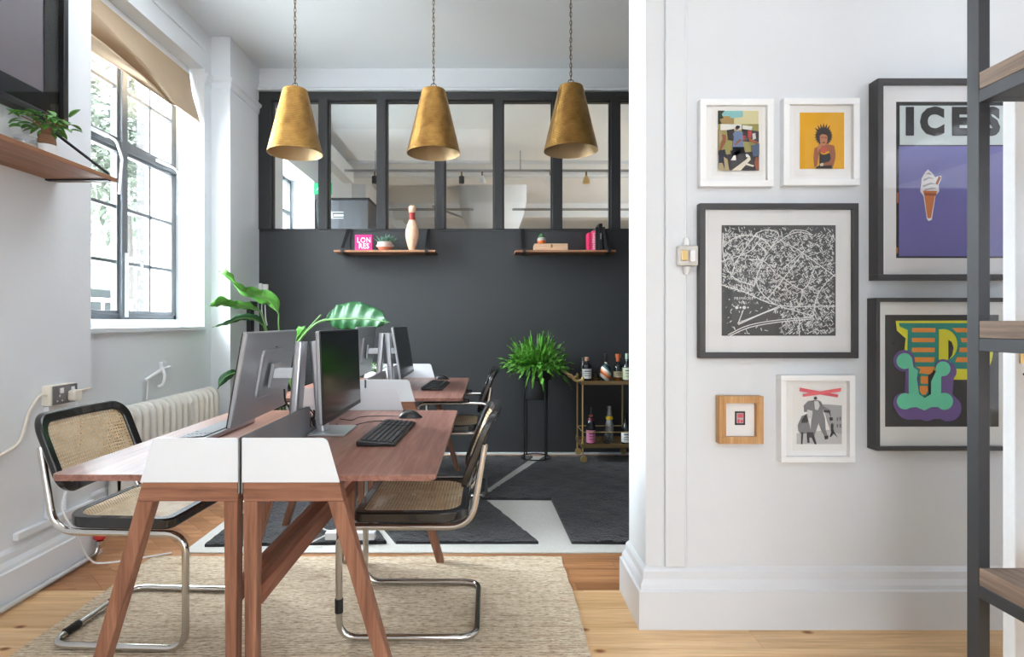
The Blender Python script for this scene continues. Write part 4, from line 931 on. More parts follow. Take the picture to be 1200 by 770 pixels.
paddle([W(327, 368, 4.50), W(317, 353, 4.45), W(300, 346, 4.4), W(283, 340, 4.32), W(272, 330, 4.25), W(262, 322, 4.2), W(256, 318, 4.2)], ([.004, .11, .085, .07, .055, .05, .002], [.004, .06, .05, .04, .03, .06, .002]), (20, 65), M['leafbright'], .5, .4)
paddle([W(305, 364, 4.5), W(290, 360, 4.42), W(272, 358, 4.35), W(258, 356, 4.25), W(244, 359, 4.18)], ([.004, .04, .045, .04, .002], [.004, .035, .035, .05, .002]), (30, 50), M['leafbright'], .5, .4)
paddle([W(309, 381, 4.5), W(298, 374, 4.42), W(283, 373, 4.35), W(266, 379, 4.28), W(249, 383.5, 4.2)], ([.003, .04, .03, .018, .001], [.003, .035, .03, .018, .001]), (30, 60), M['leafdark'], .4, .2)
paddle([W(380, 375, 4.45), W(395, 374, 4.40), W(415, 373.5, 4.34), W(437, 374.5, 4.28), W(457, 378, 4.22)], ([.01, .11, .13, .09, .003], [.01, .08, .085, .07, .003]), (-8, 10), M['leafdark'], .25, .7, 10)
paddle([W(345, 404, 4.55), W(348, 396, 4.55), W(354, 388, 4.5), W(358, 382, 4.5)], ([.01, .05, .05, .003], [.01, .04, .04, .003]), 0, M['leafbright'], .3, .2)
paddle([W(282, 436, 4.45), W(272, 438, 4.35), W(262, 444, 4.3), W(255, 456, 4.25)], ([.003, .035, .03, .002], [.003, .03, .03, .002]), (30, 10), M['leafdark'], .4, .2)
stem([S0+Vector((.0, 0, 0)), W(331, 420, 4.6), W(327, 385, 4.55), W(327, 368, 4.50)])
stem([S0+Vector((-.03, .01, 0)), W(318, 420, 4.6), W(312, 385, 4.55), W(305, 364, 4.50)])
stem([S0+Vector((-.05, 0, 0)), W(315, 430, 4.6), W(312, 395, 4.55), W(309, 381, 4.50)])
stem([S0+Vector((.03, 0, 0)), W(340, 425, 4.55), W(352, 398, 4.5), W(368, 381, 4.46), W(380, 375, 4.45)], .009)
stem([S0+Vector((.05, 0, 0)), W(340, 420, 4.6), W(352, 396, 4.55), W(376, 369, 4.5)], .006)
stem([S0+Vector((.01, .02, 0)), W(338, 430, 4.6), W(342, 412, 4.58), W(345, 404, 4.55)])
stem([S0+Vector((-.07, 0, 0)), W(310, 460, 4.55), W(296, 440, 4.5), W(282, 436, 4.45)])

# ---- small plant between the rear desks' monitors -----------------------------
sp_ = thing('potted_plant', 'small green plant in a white bowl between the rear monitors', 'plant', (DX-.13, 4.25, .741)); c = (DX-.13, 4.25, .741)
b = B(); b.lathe([(.04, .0003), (.06, .02), (.066, .06), (.06, .065), (.055, .055), (.001, .05)], c, 20); b.obj('pot', M['white'], sp_, smooth=True)
b = B()
for k in range(60):
    a = r3.random()*2*PI; q = r3.uniform(.0, .05); leaf(b, Vector((c[0]+q*math.cos(a), c[1]+q*math.sin(a), .79+r3.uniform(0, .08))), Vector((math.cos(a), math.sin(a), r3.uniform(0, 1.2))), Vector((0, 0, 1)), r3.uniform(.02, .04), .008)
b.obj('foliage', M['fern'], sp_, smooth=True, solid=.0006)

# ---- fern in black pot on a stand ---------------------------------------------
FX, FY = .385, 4.86
st_ = thing('plant_stand', 'black metal rod plant stand under the bushy green fern', 'plant stand', (FX, FY, .031))
b = B(); 
for a in (35, 125, 215, 305): b.tube([(FX+.122*math.cos(R(a)), FY+.122*math.sin(R(a)), .031), (FX+.122*math.cos(R(a)), FY+.122*math.sin(R(a)), .70)], .0065, 8).obj('leg', M['blacksteel'], st_, smooth=True); b = B()
for z_ in (.037, .693): B().tube([(FX+.122*math.cos(2*PI*k/36), FY+.122*math.sin(2*PI*k/36), z_) for k in range(36)], .006, 8, True).obj('ring', M['blacksteel'], st_, smooth=True)
pt_ = thing('potted_fern', 'bushy bright green fern in a matt black stepped pot', 'plant', (FX, FY, .5))
b = B(); b.lathe([(.098, .525), (.102, .53), (.104, .7005), (.128, .7005), (.14, .715), (.145, .80), (.14, .80), (.13, .78), (.001, .78)], (FX, FY, 0), 36); b.obj('pot', M['blackpot'], pt_, smooth=True)
B().lathe([(.13, .781), (.001, .79)], (FX, FY, 0), 20).obj('soil', M['soil'], pt_)
b = B(); r5 = random.Random(11)
for k in range(420):
    a = r5.random()*2*PI; el = math.asin(r5.uniform(.02, 1.0)); q = r5.uniform(.0, .09); ln = r5.uniform(.17, .29)*(1 if el < .7 else 1.15)
    d = Vector((math.cos(a)*math.cos(el), math.sin(a)*math.cos(el), math.sin(el))); p0 = Vector((FX+q*math.cos(a), FY+q*math.sin(a)*.9, .80))
    if d.y > 0: ln *= .75
    droop = (r5.uniform(.0, .35) if r5.random() < .85 else .8)*math.cos(el); n_ = 9; vs = []; sd = d.cross(Vector((r5.uniform(-.6, .6), r5.uniform(-.6, .6), 1))).normalized(); w0 = r5.uniform(.010, .016)
    for i in range(n_+1):
        u = i/n_; cpt = p0+d*ln*u+Vector((0, 0, -droop*ln*u*u)); ww = (w0*(.25+.75*math.sin(PI*min(1, u*.8+.05)))*(1 if i % 2 else .62)) if i < n_ else .003
        if u < .4: ww *= .4
        if cpt.y > 5.12: cpt.y = 5.12-(cpt.y-5.12)
        tw = Vector((0, 0, ww*.8*(1 if i % 2 else -1))); vs += [cpt-sd*ww+tw, cpt+sd*ww-tw]
    b.add(vs, [(2*i, 2*i+1, 2*i+3, 2*i+2) for i in range(n_)])
b.obj('fronds', M['fern'], pt_, smooth=False)

# ---- drinks trolley ---------------------------------------------
CX0, CX1, CY0, CY1 = .752, 1.19, 4.70, 4.99
ct = thing('drinks_trolley', 'gold bar trolley on castors against the charcoal wall', 'bar cart', (.98, 4.85, .03))
br_ = M['brassmetal']
for (xx, yy) in ((CX0, CY0), (CX1, CY0), (CX0+.0, CY1), (CX1-.05, CY1)):
    b = B(); b.lathe([(.007, .075), (.010, .08), (.007, .09), (.007, .16), (.011, .165), (.011, .19), (.0065, .195), (.0065, .67), (.011, .675), (.012, .70), (.013, .712), (.008, .722), (.003, .73)], (xx, yy, 0), 12); b.obj('leg', br_, ct, smooth=True)
    b = B(); b.box(xx-.010, xx+.010, yy-.016, yy-.014, .045, .078).box(xx-.010, xx+.010, yy+.014, yy+.016, .045, .078).box(xx-.01, xx+.01, yy-.016, yy+.016, .072, .078); k = b.mark(); b.lathe([(.004, -.013), (.026, -.012), (.028, 0), (.026, .012), (.004, .013)], (0, 0, 0), 18)
    b.xf(Matrix.Translation((xx+.008, yy, .057)) @ Matrix.Rotation(R(90), 4, 'X'), k); b.obj('castor', br_, ct, smooth=True)
for nm, z_ in (('top_tray', .665), ('bottom_tray', .155)):
    b = B(); b.box(CX0-.01, CX1+.01, CY0-.01, CY1+.01, z_, z_+.006); b.box(CX0-.012, CX1+.012, CY0-.012, CY0-.006, z_-.006, z_+.026).box(CX0-.012, CX1+.012, CY1+.006, CY1+.012, z_-.006, z_+.026).box(CX0-.012, CX0-.006, CY0-.006, CY1+.006, z_-.006, z_+.026).box(CX1+.006, CX1+.012, CY0-.006, CY1+.006, z_-.006, z_+.026)
    b.obj(nm, M['darkbrass'], ct, bevel=.001)
for yy in (CY0, CY1): B().tube([(CX0, yy, .275), (CX1, yy, .275)], .004, 8).obj('guard_rail', br_, ct, smooth=True)
for (xx) in (CX0, CX1): B().tube([(xx, CY0, .275), (xx, CY1, .275)], .004, 8).obj('guard_rail', br_, ct, smooth=True)
for yy in (CY0, CY1): B().tube(spline([(CX0, yy, .70), (CX0-.04, yy, .69), (CX0-.075, yy, .705), (CX0-.09, yy, .735), (CX0-.125, yy, .745), (CX0-.145, yy, .765)], 5), [.011]*10+[.009]*10+[.006]*6, 8).obj('swan_neck', br_, ct, smooth=True)
B().tube([(CX0-.13, CY0, .747), (CX0-.13, CY1, .747)], .008, 8).obj('push_handle', br_, ct, smooth=True)

def bottle(name, lab, x, y, z, prof, m, cap=None, label=None, extra=None, cat='bottle', group='bottles on the bar trolley', scale=1.0, seg=20):
    t = thing(name, lab, cat, (x, y, z), 0, group)
    pf_ = [(r_*scale, z_*scale) for r_, z_ in prof]; B().lathe(pf_, (0, 0, 0), seg).obj('glass_body', m, t, smooth=True, world=False)
    if cap: B().lathe([(r_*scale, z_*scale) for r_, z_ in cap[0]], (0, 0, 0), 16).obj('stopper', cap[1], t, smooth=True, world=False)
    if label:
        r_, z0_, z1_, lm = label; B().lathe([(r_*scale+.0006, z0_*scale), (r_*scale+.0008, z1_*scale)], (0, 0, 0), seg, False).obj('label', lm, t, smooth=True, world=False)
        bb = B()
        for i in range(3):
            zz = (z0_+(z1_-z0_)*(.28+.22*i))*scale; rr = r_*scale+.0012; a0 = -2.2; 
            pts = [(rr*math.cos(a), rr*math.sin(a)) for a in [a0+1.26*q/6 for q in range(7)]]
            bb.add([(u, v, zz) for u, v in pts]+[(u, v, zz+.004+.003*(i == 2)) for u, v in pts], [(q, q+1, q+8, q+7) for q in range(6)])
        bb.obj('label_print', extra or M['art_black'], t, world=False)
    return t
dg = mat('dark_bottle_glass', s2l(22, 26, 30), .08, spec=.8); clr = thin_glass('clear_bottle_glass', (.72, .76, .76), 3.0)
amber = mat('amber_spirit', s2l(120, 66, 26), .1, spec=.7); copper = mat('copper_foil', s2l(206, 110, 70), .35, metal=.5)
ZT = .6715; ZB = .1615
rnd_b = [(.034, 0.0005), (.038, .006), (.038, .125), (.034, .14), (.016, .152), (.0145, .175)]
bottle('bottle', 'dark apothecary bottle with cork and white label on top tray', .802, 4.80, ZT, rnd_b, dg, ([(.013, .175), (.018, .178), (.019, .205), (.002, .206)], mat('cork', s2l(206, 160, 128), .7)), (.038, .03, .11, M['paper']))
bottle('cocktail_shaker', 'slim metal shaker at the left end of the top tray', .735+.05, 4.90, ZT, [(.018, .0005), (.02, .01), (.02, .13), (.012, .145), (.012, .16), (.020, .163), (.02, .168), (.008, .172), (.008, .198), (.002, .2)], M['chrome'], cat='shaker', group=None)
def tumbler(lab, x, y, z):
    t = thing('tumbler', lab, 'glass', (x, y, z), 0, 'tumblers on the bar trolley'); B().lathe([(.03, .0005), (.033, .004), (.035, .075), (.033, .075), (.031, .01), (.001, .01)], (0, 0, 0), 20, False).obj('glass_body', clr, t, smooth=True, world=False); B().lathe([(.02, .011), (.0305, .011), (.031, .032), (.001, .032)], (0, 0, 0), 16).obj('contents', mat('whisky', s2l(200, 150, 100), .2), t, smooth=True, world=False)
tumbler('clear tumbler next to the dark apothecary bottle', .878, 4.82, ZT); tumbler('clear tumbler behind the striped bottle', .905, 4.90, ZT)
def striped():
    m = mat('swirl_glaze', (.5, .5, .5), .12); nt = m.node_tree; tc = nt.nodes.new('ShaderNodeTexCoord'); mp = nt.nodes.new('ShaderNodeMapping'); mp.inputs['Rotation'].default_value = (0, R(-38), 0)
    nt.links.new(tc.outputs['Object'], mp.inputs[0]); sp = nt.nodes.new('ShaderNodeSeparateXYZ'); nt.links.new(mp.outputs[0], sp.inputs[0])
    mu = nt.nodes.new('ShaderNodeMath'); mu.operation = 'MULTIPLY_ADD'; mu.inputs[1].default_value = 9.0; mu.inputs[2].default_value = .1; nt.links.new(sp.outputs['Z'], mu.inputs[0]); fr_ = nt.nodes.new('ShaderNodeMath'); fr_.operation = 'FRACT'; nt.links.new(mu.outputs[0], fr_.inputs[0])
    r_ = nt.nodes.new('ShaderNodeValToRGB'); r_.color_ramp.interpolation = 'CONSTANT'; e = r_.color_ramp.elements; cols = [(0, s2l(40, 60, 66)), (.18, s2l(216, 214, 206)), (.38, s2l(196, 96, 48)), (.55, s2l(226, 160, 120)), (.68, s2l(222, 222, 216)), (.85, s2l(70, 104, 108))]
    while len(e) < len(cols): e.new(.5)
    for i, (p, c_) in enumerate(cols): e[i].position = p; e[i].color = (*c_, 1)
    nt.links.new(fr_.outputs[0], r_.inputs[0]); nt.links.new(r_.outputs[0], nt.nodes['Principled BSDF'].inputs['Base Color']); return m
bottle('bottle', 'round bottle swirled with orange and white stripes, black stopper', .958, 4.80, ZT, [(.018, .0005), (.03, .01), (.046, .05), (.047, .08), (.038, .12), (.018, .145), (.013, .155), (.012, .165)], striped(), ([(.012, .165), (.014, .17), (.013, .215), (.017, .217), (.016, .235), (.002, .236)], M['blackplastic']))
bottle('bottle', 'square shouldered whisky bottle with copper stopper and cream label', 1.065, 4.82, ZT, [(.034, .0005), (.037, .006), (.037, .03)], amber, ([(.016, .168), (.017, .2), (.023, .202), (.024, .23), (.002, .232)], copper), (.0375, .04, .085, mat('cream_label', s2l(220, 206, 170), .7)))
B().lathe([(.037, .031), (.037, .125), (.03, .14), (.015, .15), (.014, .17)], (1.065, 4.82, ZT), 20, False).obj('upper_glass', clr, [o for o in C.objects if o.name.startswith('bottle') and o.type == 'EMPTY'][-1], smooth=True)
bottle('bottle', 'clear bottle with patterned pale label at the right end of top tray', 1.135, 4.80, ZT, [(.033, .0005), (.036, .006), (.036, .13), (.028, .15), (.014, .165), (.012, .19)], dg, ([(.012, .19), (.015, .192), (.014, .235), (.002, .237)], flat('palegreen', 150, 170, 150)), (.036, .02, .12, mat('sage_label', s2l(196, 204, 176), .7)))
wine = [(.034, .0005), (.037, .006), (.037, .155), (.03, .185), (.015, .215), (.0125, .29), (.0145, .292), (.0145, .305), (.002, .306)]
pk = bottle('bottle', 'tall dark bottle with pink label on the bottom tray', .835, 4.80, ZB, wine, dg, ([(.0165, .225), (.0165, .238)], copper), (.037, .01, .115, mat('pink_label', s2l(214, 130, 172), .6)))
B().lathe([(.028, .192), (.0175, .213)], (.835, 4.80, ZB), 16, False).obj('neck_foil', flat('wine', 110, 20, 50, .4), pk, smooth=True)
sv = bottle('bottle', 'silver necked bottle with yellow collar on the bottom tray', 1.005, 4.88, ZB, [(.034, .0005), (.037, .01), (.036, .14), (.026, .18), (.022, .19), (.018, .25), (.0155, .275), (.0175, .28), (.0175, .30), (.002, .302)], mat('silver_glass', s2l(150, 154, 156), .15, metal=.4), ([(.029, .188), (.031, .2), (.024, .215)], flat('yellow', 232, 196, 20, .5)))
sk = thing('decanter', 'clear glass skull shaped decanter on the bottom tray', 'decanter', (.96, 4.77, ZB), 0)
b = B(); b.ball((.96, 4.77, ZB+.062), .045, (.9, 1, 1.1), 8, 14); b.ball((.96, 4.755, ZB+.022), .022, (1, 1, 1)); b.lathe([(.016, .10), (.012, .115), (.012, .135), (.017, .137), (.017, .15), (.002, .152)], (.96, 4.77, ZB), 14); b.lathe([(.03, .0005), (.03, .02)], (.96, 4.77, ZB), 14); b.obj('glass_body', clr, sk, smooth=True)
B().ball((.945, 4.733, ZB+.06), .009).ball((.975, 4.733, ZB+.06), .009).obj('eye_hollow', M['art_black'], sk, smooth=True)
bottle('bottle', 'slim dark wine bottle with white label, right end of bottom tray', 1.125, 4.80, ZB, [(.034, .0005), (.037, .006), (.037, .115), (.028, .145), (.014, .18), (.011, .235), (.013, .238), (.013, .25), (.002, .251)], dg, None, (.037, .015, .1, M['paper']))

# ---- pictures on the right wall ---------------------------------------------
YW = 2.2345
class Pic:
    def __init__(s, name, lab, box, face, depth, fm, mount=M['paper'], group=None, recess=None):
        """box: left, top, right, bottom in photo pixels measured on the front plane"""
        s.D = YW-depth; s.y = YW-.004; x0, y0, x1, y1 = box; s.t = thing(name, lab, 'picture', (*s.P(x0, y1)[:2], s.P(x0, y1)[2]), 0, group)
        a = s.P(x0, y1); c = s.P(x1, y0); w = face*s.D/F; b = B(); fy0, fy1 = s.D, YW
        b.box(a.x, c.x, fy0, fy1, a.z, a.z+w).box(a.x, c.x, fy0, fy1, c.z-w, c.z).box(a.x, a.x+w, fy0, fy1, a.z+w, c.z-w).box(c.x-w, c.x, fy0, fy1, a.z+w, c.z-w)
        b.obj('frame', fm, s.t, bevel=.0015)
        s.rec = recess if recess is not None else depth*.55; s.py = s.D+s.rec
        B().box(a.x+w, c.x-w, s.py, YW-.001, a.z+w, c.z-w).obj('mount', mount, s.t)
        B().box(a.x+w, c.x-w, s.D+.006, s.D+.008, a.z+w, c.z-w).obj('glass', M['picglass'], s.t)
        s.lay = 0; s.n = 0
    def P(s, px, py, d=None): return W(px, py, d or s.D)
    def q(s, px, py, lay):
        """a photo pixel to a point on the artwork, lay steps in front of the mount"""
        p = W(px, py, s.py); return (p.x, p.z)
    def poly(s, b, pts, lay, e=0): b.prism([s.q(*p, lay) for p in pts], s.py-.0007*lay-e, s.py-.0007*(lay-1)+.0001); return b
    def sheet(s, name, box, m, lay=1):
        x0, y0, x1, y1 = box; b = B(); s.poly(b, [(x0, y1), (x1, y1), (x1, y0), (x0, y0)], lay); return b.obj(name, m, s.t)
    def layers(s, name, specs, start=2):
        """specs: (material, [polygons]) -> one mesh"""
        b = B(); mats = []
        for i, (m, pls) in enumerate(specs):
            if m not in mats: mats.append(m)
            b.mi = mats.index(m)
            for j, p in enumerate(pls): s.poly(b, p, start+i, .00004*j)
        return b.obj(name, mats, s.t)
def circ(cx, cy, r, n=18, ry=None): return [(cx+r*math.cos(2*PI*k/n), cy+(ry or r)*math.sin(2*PI*k/n)) for k in range(n)]
def rect(x0, y0, x1, y1): return [(x0, y1), (x1, y1), (x1, y0), (x0, y0)]

# 1 street scene
p1 = Pic('picture_frame', 'white framed colour photo of people crossing a street, upper left of wall', (820.5, 115.5, 907, 218.5), 7.5, .03, M['whiteframe'], group=None)
p1.sheet('paper', (834.5, 127, 893.5, 206), flat('warmpaper', 240, 239, 236), 1)
def K1(*a): return [(841+x*47.5/330, 130+y*70.5/490) for x, y in a]
p1.layers('photo', [
    (flat('sky', 138, 196, 196), [K1((0, 0), (330, 0), (330, 130), (0, 130))]),
    (flat('cream_building', 212, 206, 160), [K1((205, 0), (330, 0), (330, 110), (205, 110)), K1((130, 60), (210, 50), (210, 110), (130, 110))]),
    (flat('ochre_building', 168, 140, 88), [K1((20, 60), (130, 60), (130, 110), (20, 110)), K1((40, 45), (100, 45), (100, 62), (40, 62))]),
    (flat('tree_dark', 44, 52, 40), [K1((0, 0), (55, 0), (30, 30), (45, 60), (15, 70), (30, 110), (0, 130)), ]),
    (flat('grass', 160, 152, 92), [K1((0, 110), (330, 110), (330, 360), (0, 360))]),
    (flat('banner', 226, 226, 220), [K1((20, 110), (190, 112), (190, 160), (20, 160)), K1((200, 120), (280, 130), (270, 160), (200, 160))]),
    (flat('crowd_dark', 50, 46, 48), [K1((70, 160), (130, 150), (130, 250), (80, 240)), K1((190, 150), (330, 170), (330, 260), (200, 250))]),
    (flat('crowd_red', 178, 62, 56), [K1((238, 165), (272, 170), (265, 230), (240, 220)), K1((196, 205), (222, 205), (215, 240), (198, 240))]),
    (flat('crowd_pale', 206, 204, 204), [K1((275, 190), (300, 185), (305, 230), (280, 240)), K1((150, 160), (160, 160), (158, 240), (148, 240))]),
    (flat('asphalt', 66, 62, 66), [K1((60, 360), (330, 330), (330, 490), (40, 490)), K1((95, 330), (190, 300), (200, 400), (110, 400))]),
    (flat('road_line', 224, 218, 200), [K1((105, 490), (225, 400), (250, 372), (262, 400), (180, 490)), K1((215, 425), (290, 450), (280, 460), (210, 440))]),
    (flat('denim', 104, 124, 158), [K1((150, 170), (195, 180), (200, 300), (110, 300), (125, 220), (115, 190))]),
    (flat('skin', 150, 86, 60), [K1((25, 195), (60, 205), (55, 260), (20, 330), (5, 330), (35, 240)), K1((240, 225), (320, 260), (315, 280), (245, 250)), K1((300, 380), (328, 390), (325, 480), (305, 490), (290, 440)), K1((170, 235), (185, 245), (135, 290), (128, 280)), circ(859+3.5, 151, 2.1, 12)]),
    (flat('shorts', 40, 44, 56), [K1((115, 300), (205, 300), (215, 350), (125, 360), (165, 310), (130, 390), (110, 370)), K1((0, 330), (50, 320), (70, 400), (40, 480), (0, 440))]),
    (flat('khaki', 172, 156, 120), [K1((0, 170), (22, 180), (30, 230), (0, 300)), K1((40, 380), (70, 400), (85, 490), (50, 490)), K1((0, 430), (30, 430), (50, 490), (0, 490))]),
    (flat('jeans', 84, 98, 122), [K1((265, 290), (328, 270), (328, 370), (275, 380))]),
    (flat('cap', 40, 38, 44), [circ(863, 150.2, 2.6, 12, 1.9)]),
    (flat('shoe', 226, 226, 226), [K1((120, 370), (135, 370), (138, 410), (95, 410)), K1((215, 360), (232, 360), (255, 385), (220, 385))]),
])
# 2 portrait on yellow
p2 = Pic('picture_frame', 'white framed portrait photo on a yellow background', (918.5, 114.5, 1008, 217), 7.5, .03, M['whiteframe'])
p2.sheet('paper', (931, 125.5, 1000, 206.5), flat('warmpaper', 240, 239, 236), 1)
def K2(*a): return [(937+(x-750)*52/363, 132+(y-152)*66/462) for x, y in a]
hair = []
for k in range(44):
    a = 2*PI*k/44; rr = (82 if k % 2 else 66)+(24 if 26 < k < 38 and k % 2 else 0); hair.append((945+rr*math.cos(a)*.92, 345+rr*math.sin(a)))
p2.layers('photo', [
    (mat('mustard_backdrop', s2l(228, 168, 22), .7, noise=.08, ns=12), [K2((750, 152), (1113, 152), (1113, 614), (750, 614))]),
    (flat('hair_dark', 44, 36, 36), [K2(*hair)]),
    (flat('skin_brown', 156, 92, 62), [K2((925, 420), (990, 415), (1030, 425), (1042, 500), (1035, 545), (1000, 590), (905, 600), (905, 585), (970, 560), (1000, 520), (990, 470), (905, 480)), K2((870, 445), (905, 430), (915, 470), (900, 520), (890, 590), (868, 600), (862, 520)), K2((1005, 560), (1040, 530), (1015, 614), (1003, 614))]),
    (flat('skin_light', 190, 124, 88), [K2((912, 345), (930, 330), (960, 335), (975, 350), (972, 395), (955, 425), (930, 425), (914, 395)), K2((893, 430), (912, 410), (935, 412), (925, 435), (905, 460), (893, 480))]),
    (flat('red_top', 188, 82, 56), [K2((920, 440), (975, 435), (975, 470), (945, 490), (918, 470))]),
    (flat('black_dress', 34, 34, 38), [K2((908, 480), (925, 498), (950, 500), (990, 485), (1000, 530), (985, 555), (925, 575), (908, 580)), K2((880, 600), (905, 590), (960, 590), (1005, 585), (1008, 614), (876, 614))]),
    (flat('features', 60, 34, 30), [K2((920, 358), (936, 356), (936, 361), (920, 363)), K2((948, 356), (966, 357), (966, 362), (948, 361)), K2((932, 398), (952, 396), (950, 404), (934, 405))]),
    (flat('watch', 206, 200, 180), [K2((908, 575), (935, 566), (938, 590), (915, 596))]),
])
# 3 map
p3 = Pic('picture_frame', 'large black framed illustrated map in white on charcoal, behind glass', (820, 238, 1006.5, 420), 7, .032, M['blackframe'], recess=.014)
p3.sheet('paper', (829, 246, 1000, 412), flat('mapmount', 226, 227, 227), 1)
mg = flat('map_ground', 80, 82, 83); mw = flat('map_white', 238, 240, 240); mm_ = flat('map_grey', 140, 142, 142)
mx0, my0, mx1, my1 = 845.5, 264, 979, 393.5
def K3(x, y): return (mx0+(x-115)*(mx1-mx0)/610, my0+(y-108)*(my1-my0)/588)
p3.sheet('map_sheet', (mx0, my0, mx1, my1), mg, 2)
r6 = random.Random(21); b = B(); mi_ = 0
def stroke(b, pts, w, lay):
    pts = [Vector((*K3(*p), 0)) for p in pts]; 
    for i in range(len(pts)-1):
        a, c_ = pts[i], pts[i+1]; d = (c_-a); 
        if d.length < 1e-6: continue
        nrm = Vector((-d.y, d.x, 0)).normalized()*w*.5; d = d.normalized()*w*.3
        p3.poly(b, [tuple((v)[:2]) for v in (a-nrm-d, c_-nrm+d, c_+nrm+d, a+nrm-d)], lay)
def inside(x, y): return 118 < x < 722 and 112 < y < 690
main = [[(122, 150), (122, 260), (150, 350), (200, 400), (290, 430)], [(290, 430), (310, 360), (360, 250), (440, 180), (520, 145), (600, 160)], [(300, 380), (310, 440), (360, 500), (430, 540), (600, 590)], [(360, 500), (440, 400), (560, 240)], [(430, 190), (540, 250), (720, 380)], [(440, 340), (560, 240)], [(415, 370), (550, 450), (610, 340), (640, 330)], [(550, 450), (530, 540)], [(720, 370), (660, 430), (620, 500), (605, 590)], [(115, 425), (240, 465), (420, 535), (720, 538)], [(150, 690), (260, 640), (420, 612), (600, 598)], [(160, 695), (270, 650), (430, 622), (610, 606)], [(200, 630), (420, 540)], [(205, 636), (330, 580), (425, 545)], [(230, 560), (205, 625)], [(300, 150), (200, 290), (170, 370)], [(300, 150), (360, 132), (420, 160), (360, 250)], [(480, 150), (500, 135), (560, 138), (600, 160)], [(260, 290), (340, 300), (400, 360)], [(530, 600), (530, 695)], [(300, 200), (350, 260), (300, 330)], [(115, 300), (260, 250), (330, 170)]]
for ln in main:
    stroke(b, [tuple(v)[:2] for v in spline([(x, y, 0) for x, y in ln], 4)], 1.0, 4)
for k in range(4000):
    x, y = r6.uniform(122, 715), r6.uniform(118, 685)
    park = (y > 430 and x < 430 and y > 430+(x-115)*.35) 
    if park and r6.random() < .93: continue
    if y < 150 and r6.random() < .7: continue
    a = (r6.choice((-33, 57)) if x > 420 else r6.choice((20, 75, -50)))+r6.uniform(-8, 8); l_ = r6.uniform(2, 9)*(2 if r6.random() < .08 else 1); ww = r6.uniform(.35, .95); dx, dy = l_*math.cos(R(a)), l_*math.sin(R(a))
    if inside(x-dx, y-dy) and inside(x+dx, y+dy):
        b.mi = 0 if r6.random() < .72 else 1; stroke(b, [(x-dx, y-dy), (x+dx, y+dy)], ww, 3)
b.mi = 0
for k in range(34): a = 120+k*2.6; stroke(b, [(250+150*math.cos(R(a*1.3+60)), 300+140*math.sin(R(a*1.3+60))), (254+150*math.cos(R(a*1.3+60)), 303+140*math.sin(R(a*1.3+60)))], 1.2, 5)
b.obj('map_lines', [mw, mm_], p3.t)
for s_, (cx_, cy_), sz in (('PRIMROSE', K3(232, 498), .0145), ('HILL', K3(228, 520), .0145)):
    vs, fs = text(s_, sz, .0002, 0, spacing=1.15); q_ = W(cx_, cy_, p3.py); b = B(); b.add(vs, fs); b.xf(Matrix.Translation((q_.x, p3.py-.0040, q_.z))); b.obj('map_lettering', mw, p3.t)
b = B()
for k, rr in ((0, 1.9), (1, 1.2), (2, 2.1), (3, 1.0)): p3.poly(b, circ(K3(195+k*20, 546)[0], K3(0, 546)[1], rr, 10), 5)
b.obj('map_trees', mw, p3.t)

# 4 ICES
p4 = Pic('picture_frame', 'large black framed ICES print with an ice cream cone on violet', (1029, 91.5, 1196, 328), 6.6, .055, M['blackframe'], recess=.02)
X4 = lambda x: 1000+x/2.75; Y4 = lambda y: 60+y/2.75
p4.sheet('paper', (1037, 98, 1189, 320), flat('icemount', 232, 232, 233), 1)
ib_ = flat('film_black', 34, 34, 36)
p4.sheet('film_border', (1050, 119.5, 1179.5, 302.5), ib_, 2)
p4.layers('image', [
    (flat('ice_sky', 206, 216, 216), [rect(1054, 124, 1176, 170)]),
    (flat('violet', 112, 108, 172), [rect(1053, 171.5, 1175.5, 300.5)]),
    (flat('film_orange', 190, 110, 50), [rect(1176.6, 150, 1178.2, 190), rect(1176.6, 258, 1178.2, 300), rect(1050.5, 226, 1052, 238), rect(1049.6, 290, 1051.5, 297), rect(1176.4, 122, 1178.6, 130)]),
    (flat('sign_white', 238, 236, 236), [[(X4(x), Y4(y)) for x, y in ((238, 382), (250, 392), (262, 408), (266, 405), (281, 402), (281, 412), (272, 432), (274, 452), (262, 468), (250, 544), (240, 548), (234, 540), (224, 468), (213, 452), (216, 432), (218, 410), (230, 390))]]),
    (flat('cone_orange', 206, 122, 62), [[(X4(x), Y4(y)) for x, y in ((222, 450), (268, 452), (260, 468), (247, 538), (240, 540), (236, 536), (226, 466))]]),
    (flat('cone_dark', 160, 80, 44), [[(X4(x), Y4(y)) for x, y in ((224, 458), (266, 460), (262, 467), (228, 466))], [(X4(x), Y4(y)) for x, y in ((262, 428), (272, 404), (279, 408), (268, 432))]]),
    (flat('cream_fold', 176, 176, 182), [[(X4(x), Y4(y)) for x, y in ((220, 434), (246, 424), (262, 430), (246, 430), (222, 440))], [(X4(x), Y4(y)) for x, y in ((222, 414), (240, 406), (256, 412), (240, 412), (224, 420))], [(X4(x), Y4(y)) for x, y in ((228, 398), (240, 392), (250, 400), (240, 398))], [(X4(x), Y4(y)) for x, y in ((226, 446), (250, 440), (266, 444), (250, 445), (228, 450))]]),
], 3)
b = B()
for ch_, cx_ in (('I', 1065.5), ('C', 1091.5), ('E', 1124), ('S', 1161)):
    vs, fs = text(ch_, .135, .0004, .0085, sx=.92 if ch_ != 'I' else 1.0); q_ = W(cx_, 144.2, p4.py); k = b.mark(); b.add(vs, fs); b.xf(Matrix.Translation((q_.x, p4.py-.0037, q_.z)), k)
b.obj('lettering', ib_, p4.t)

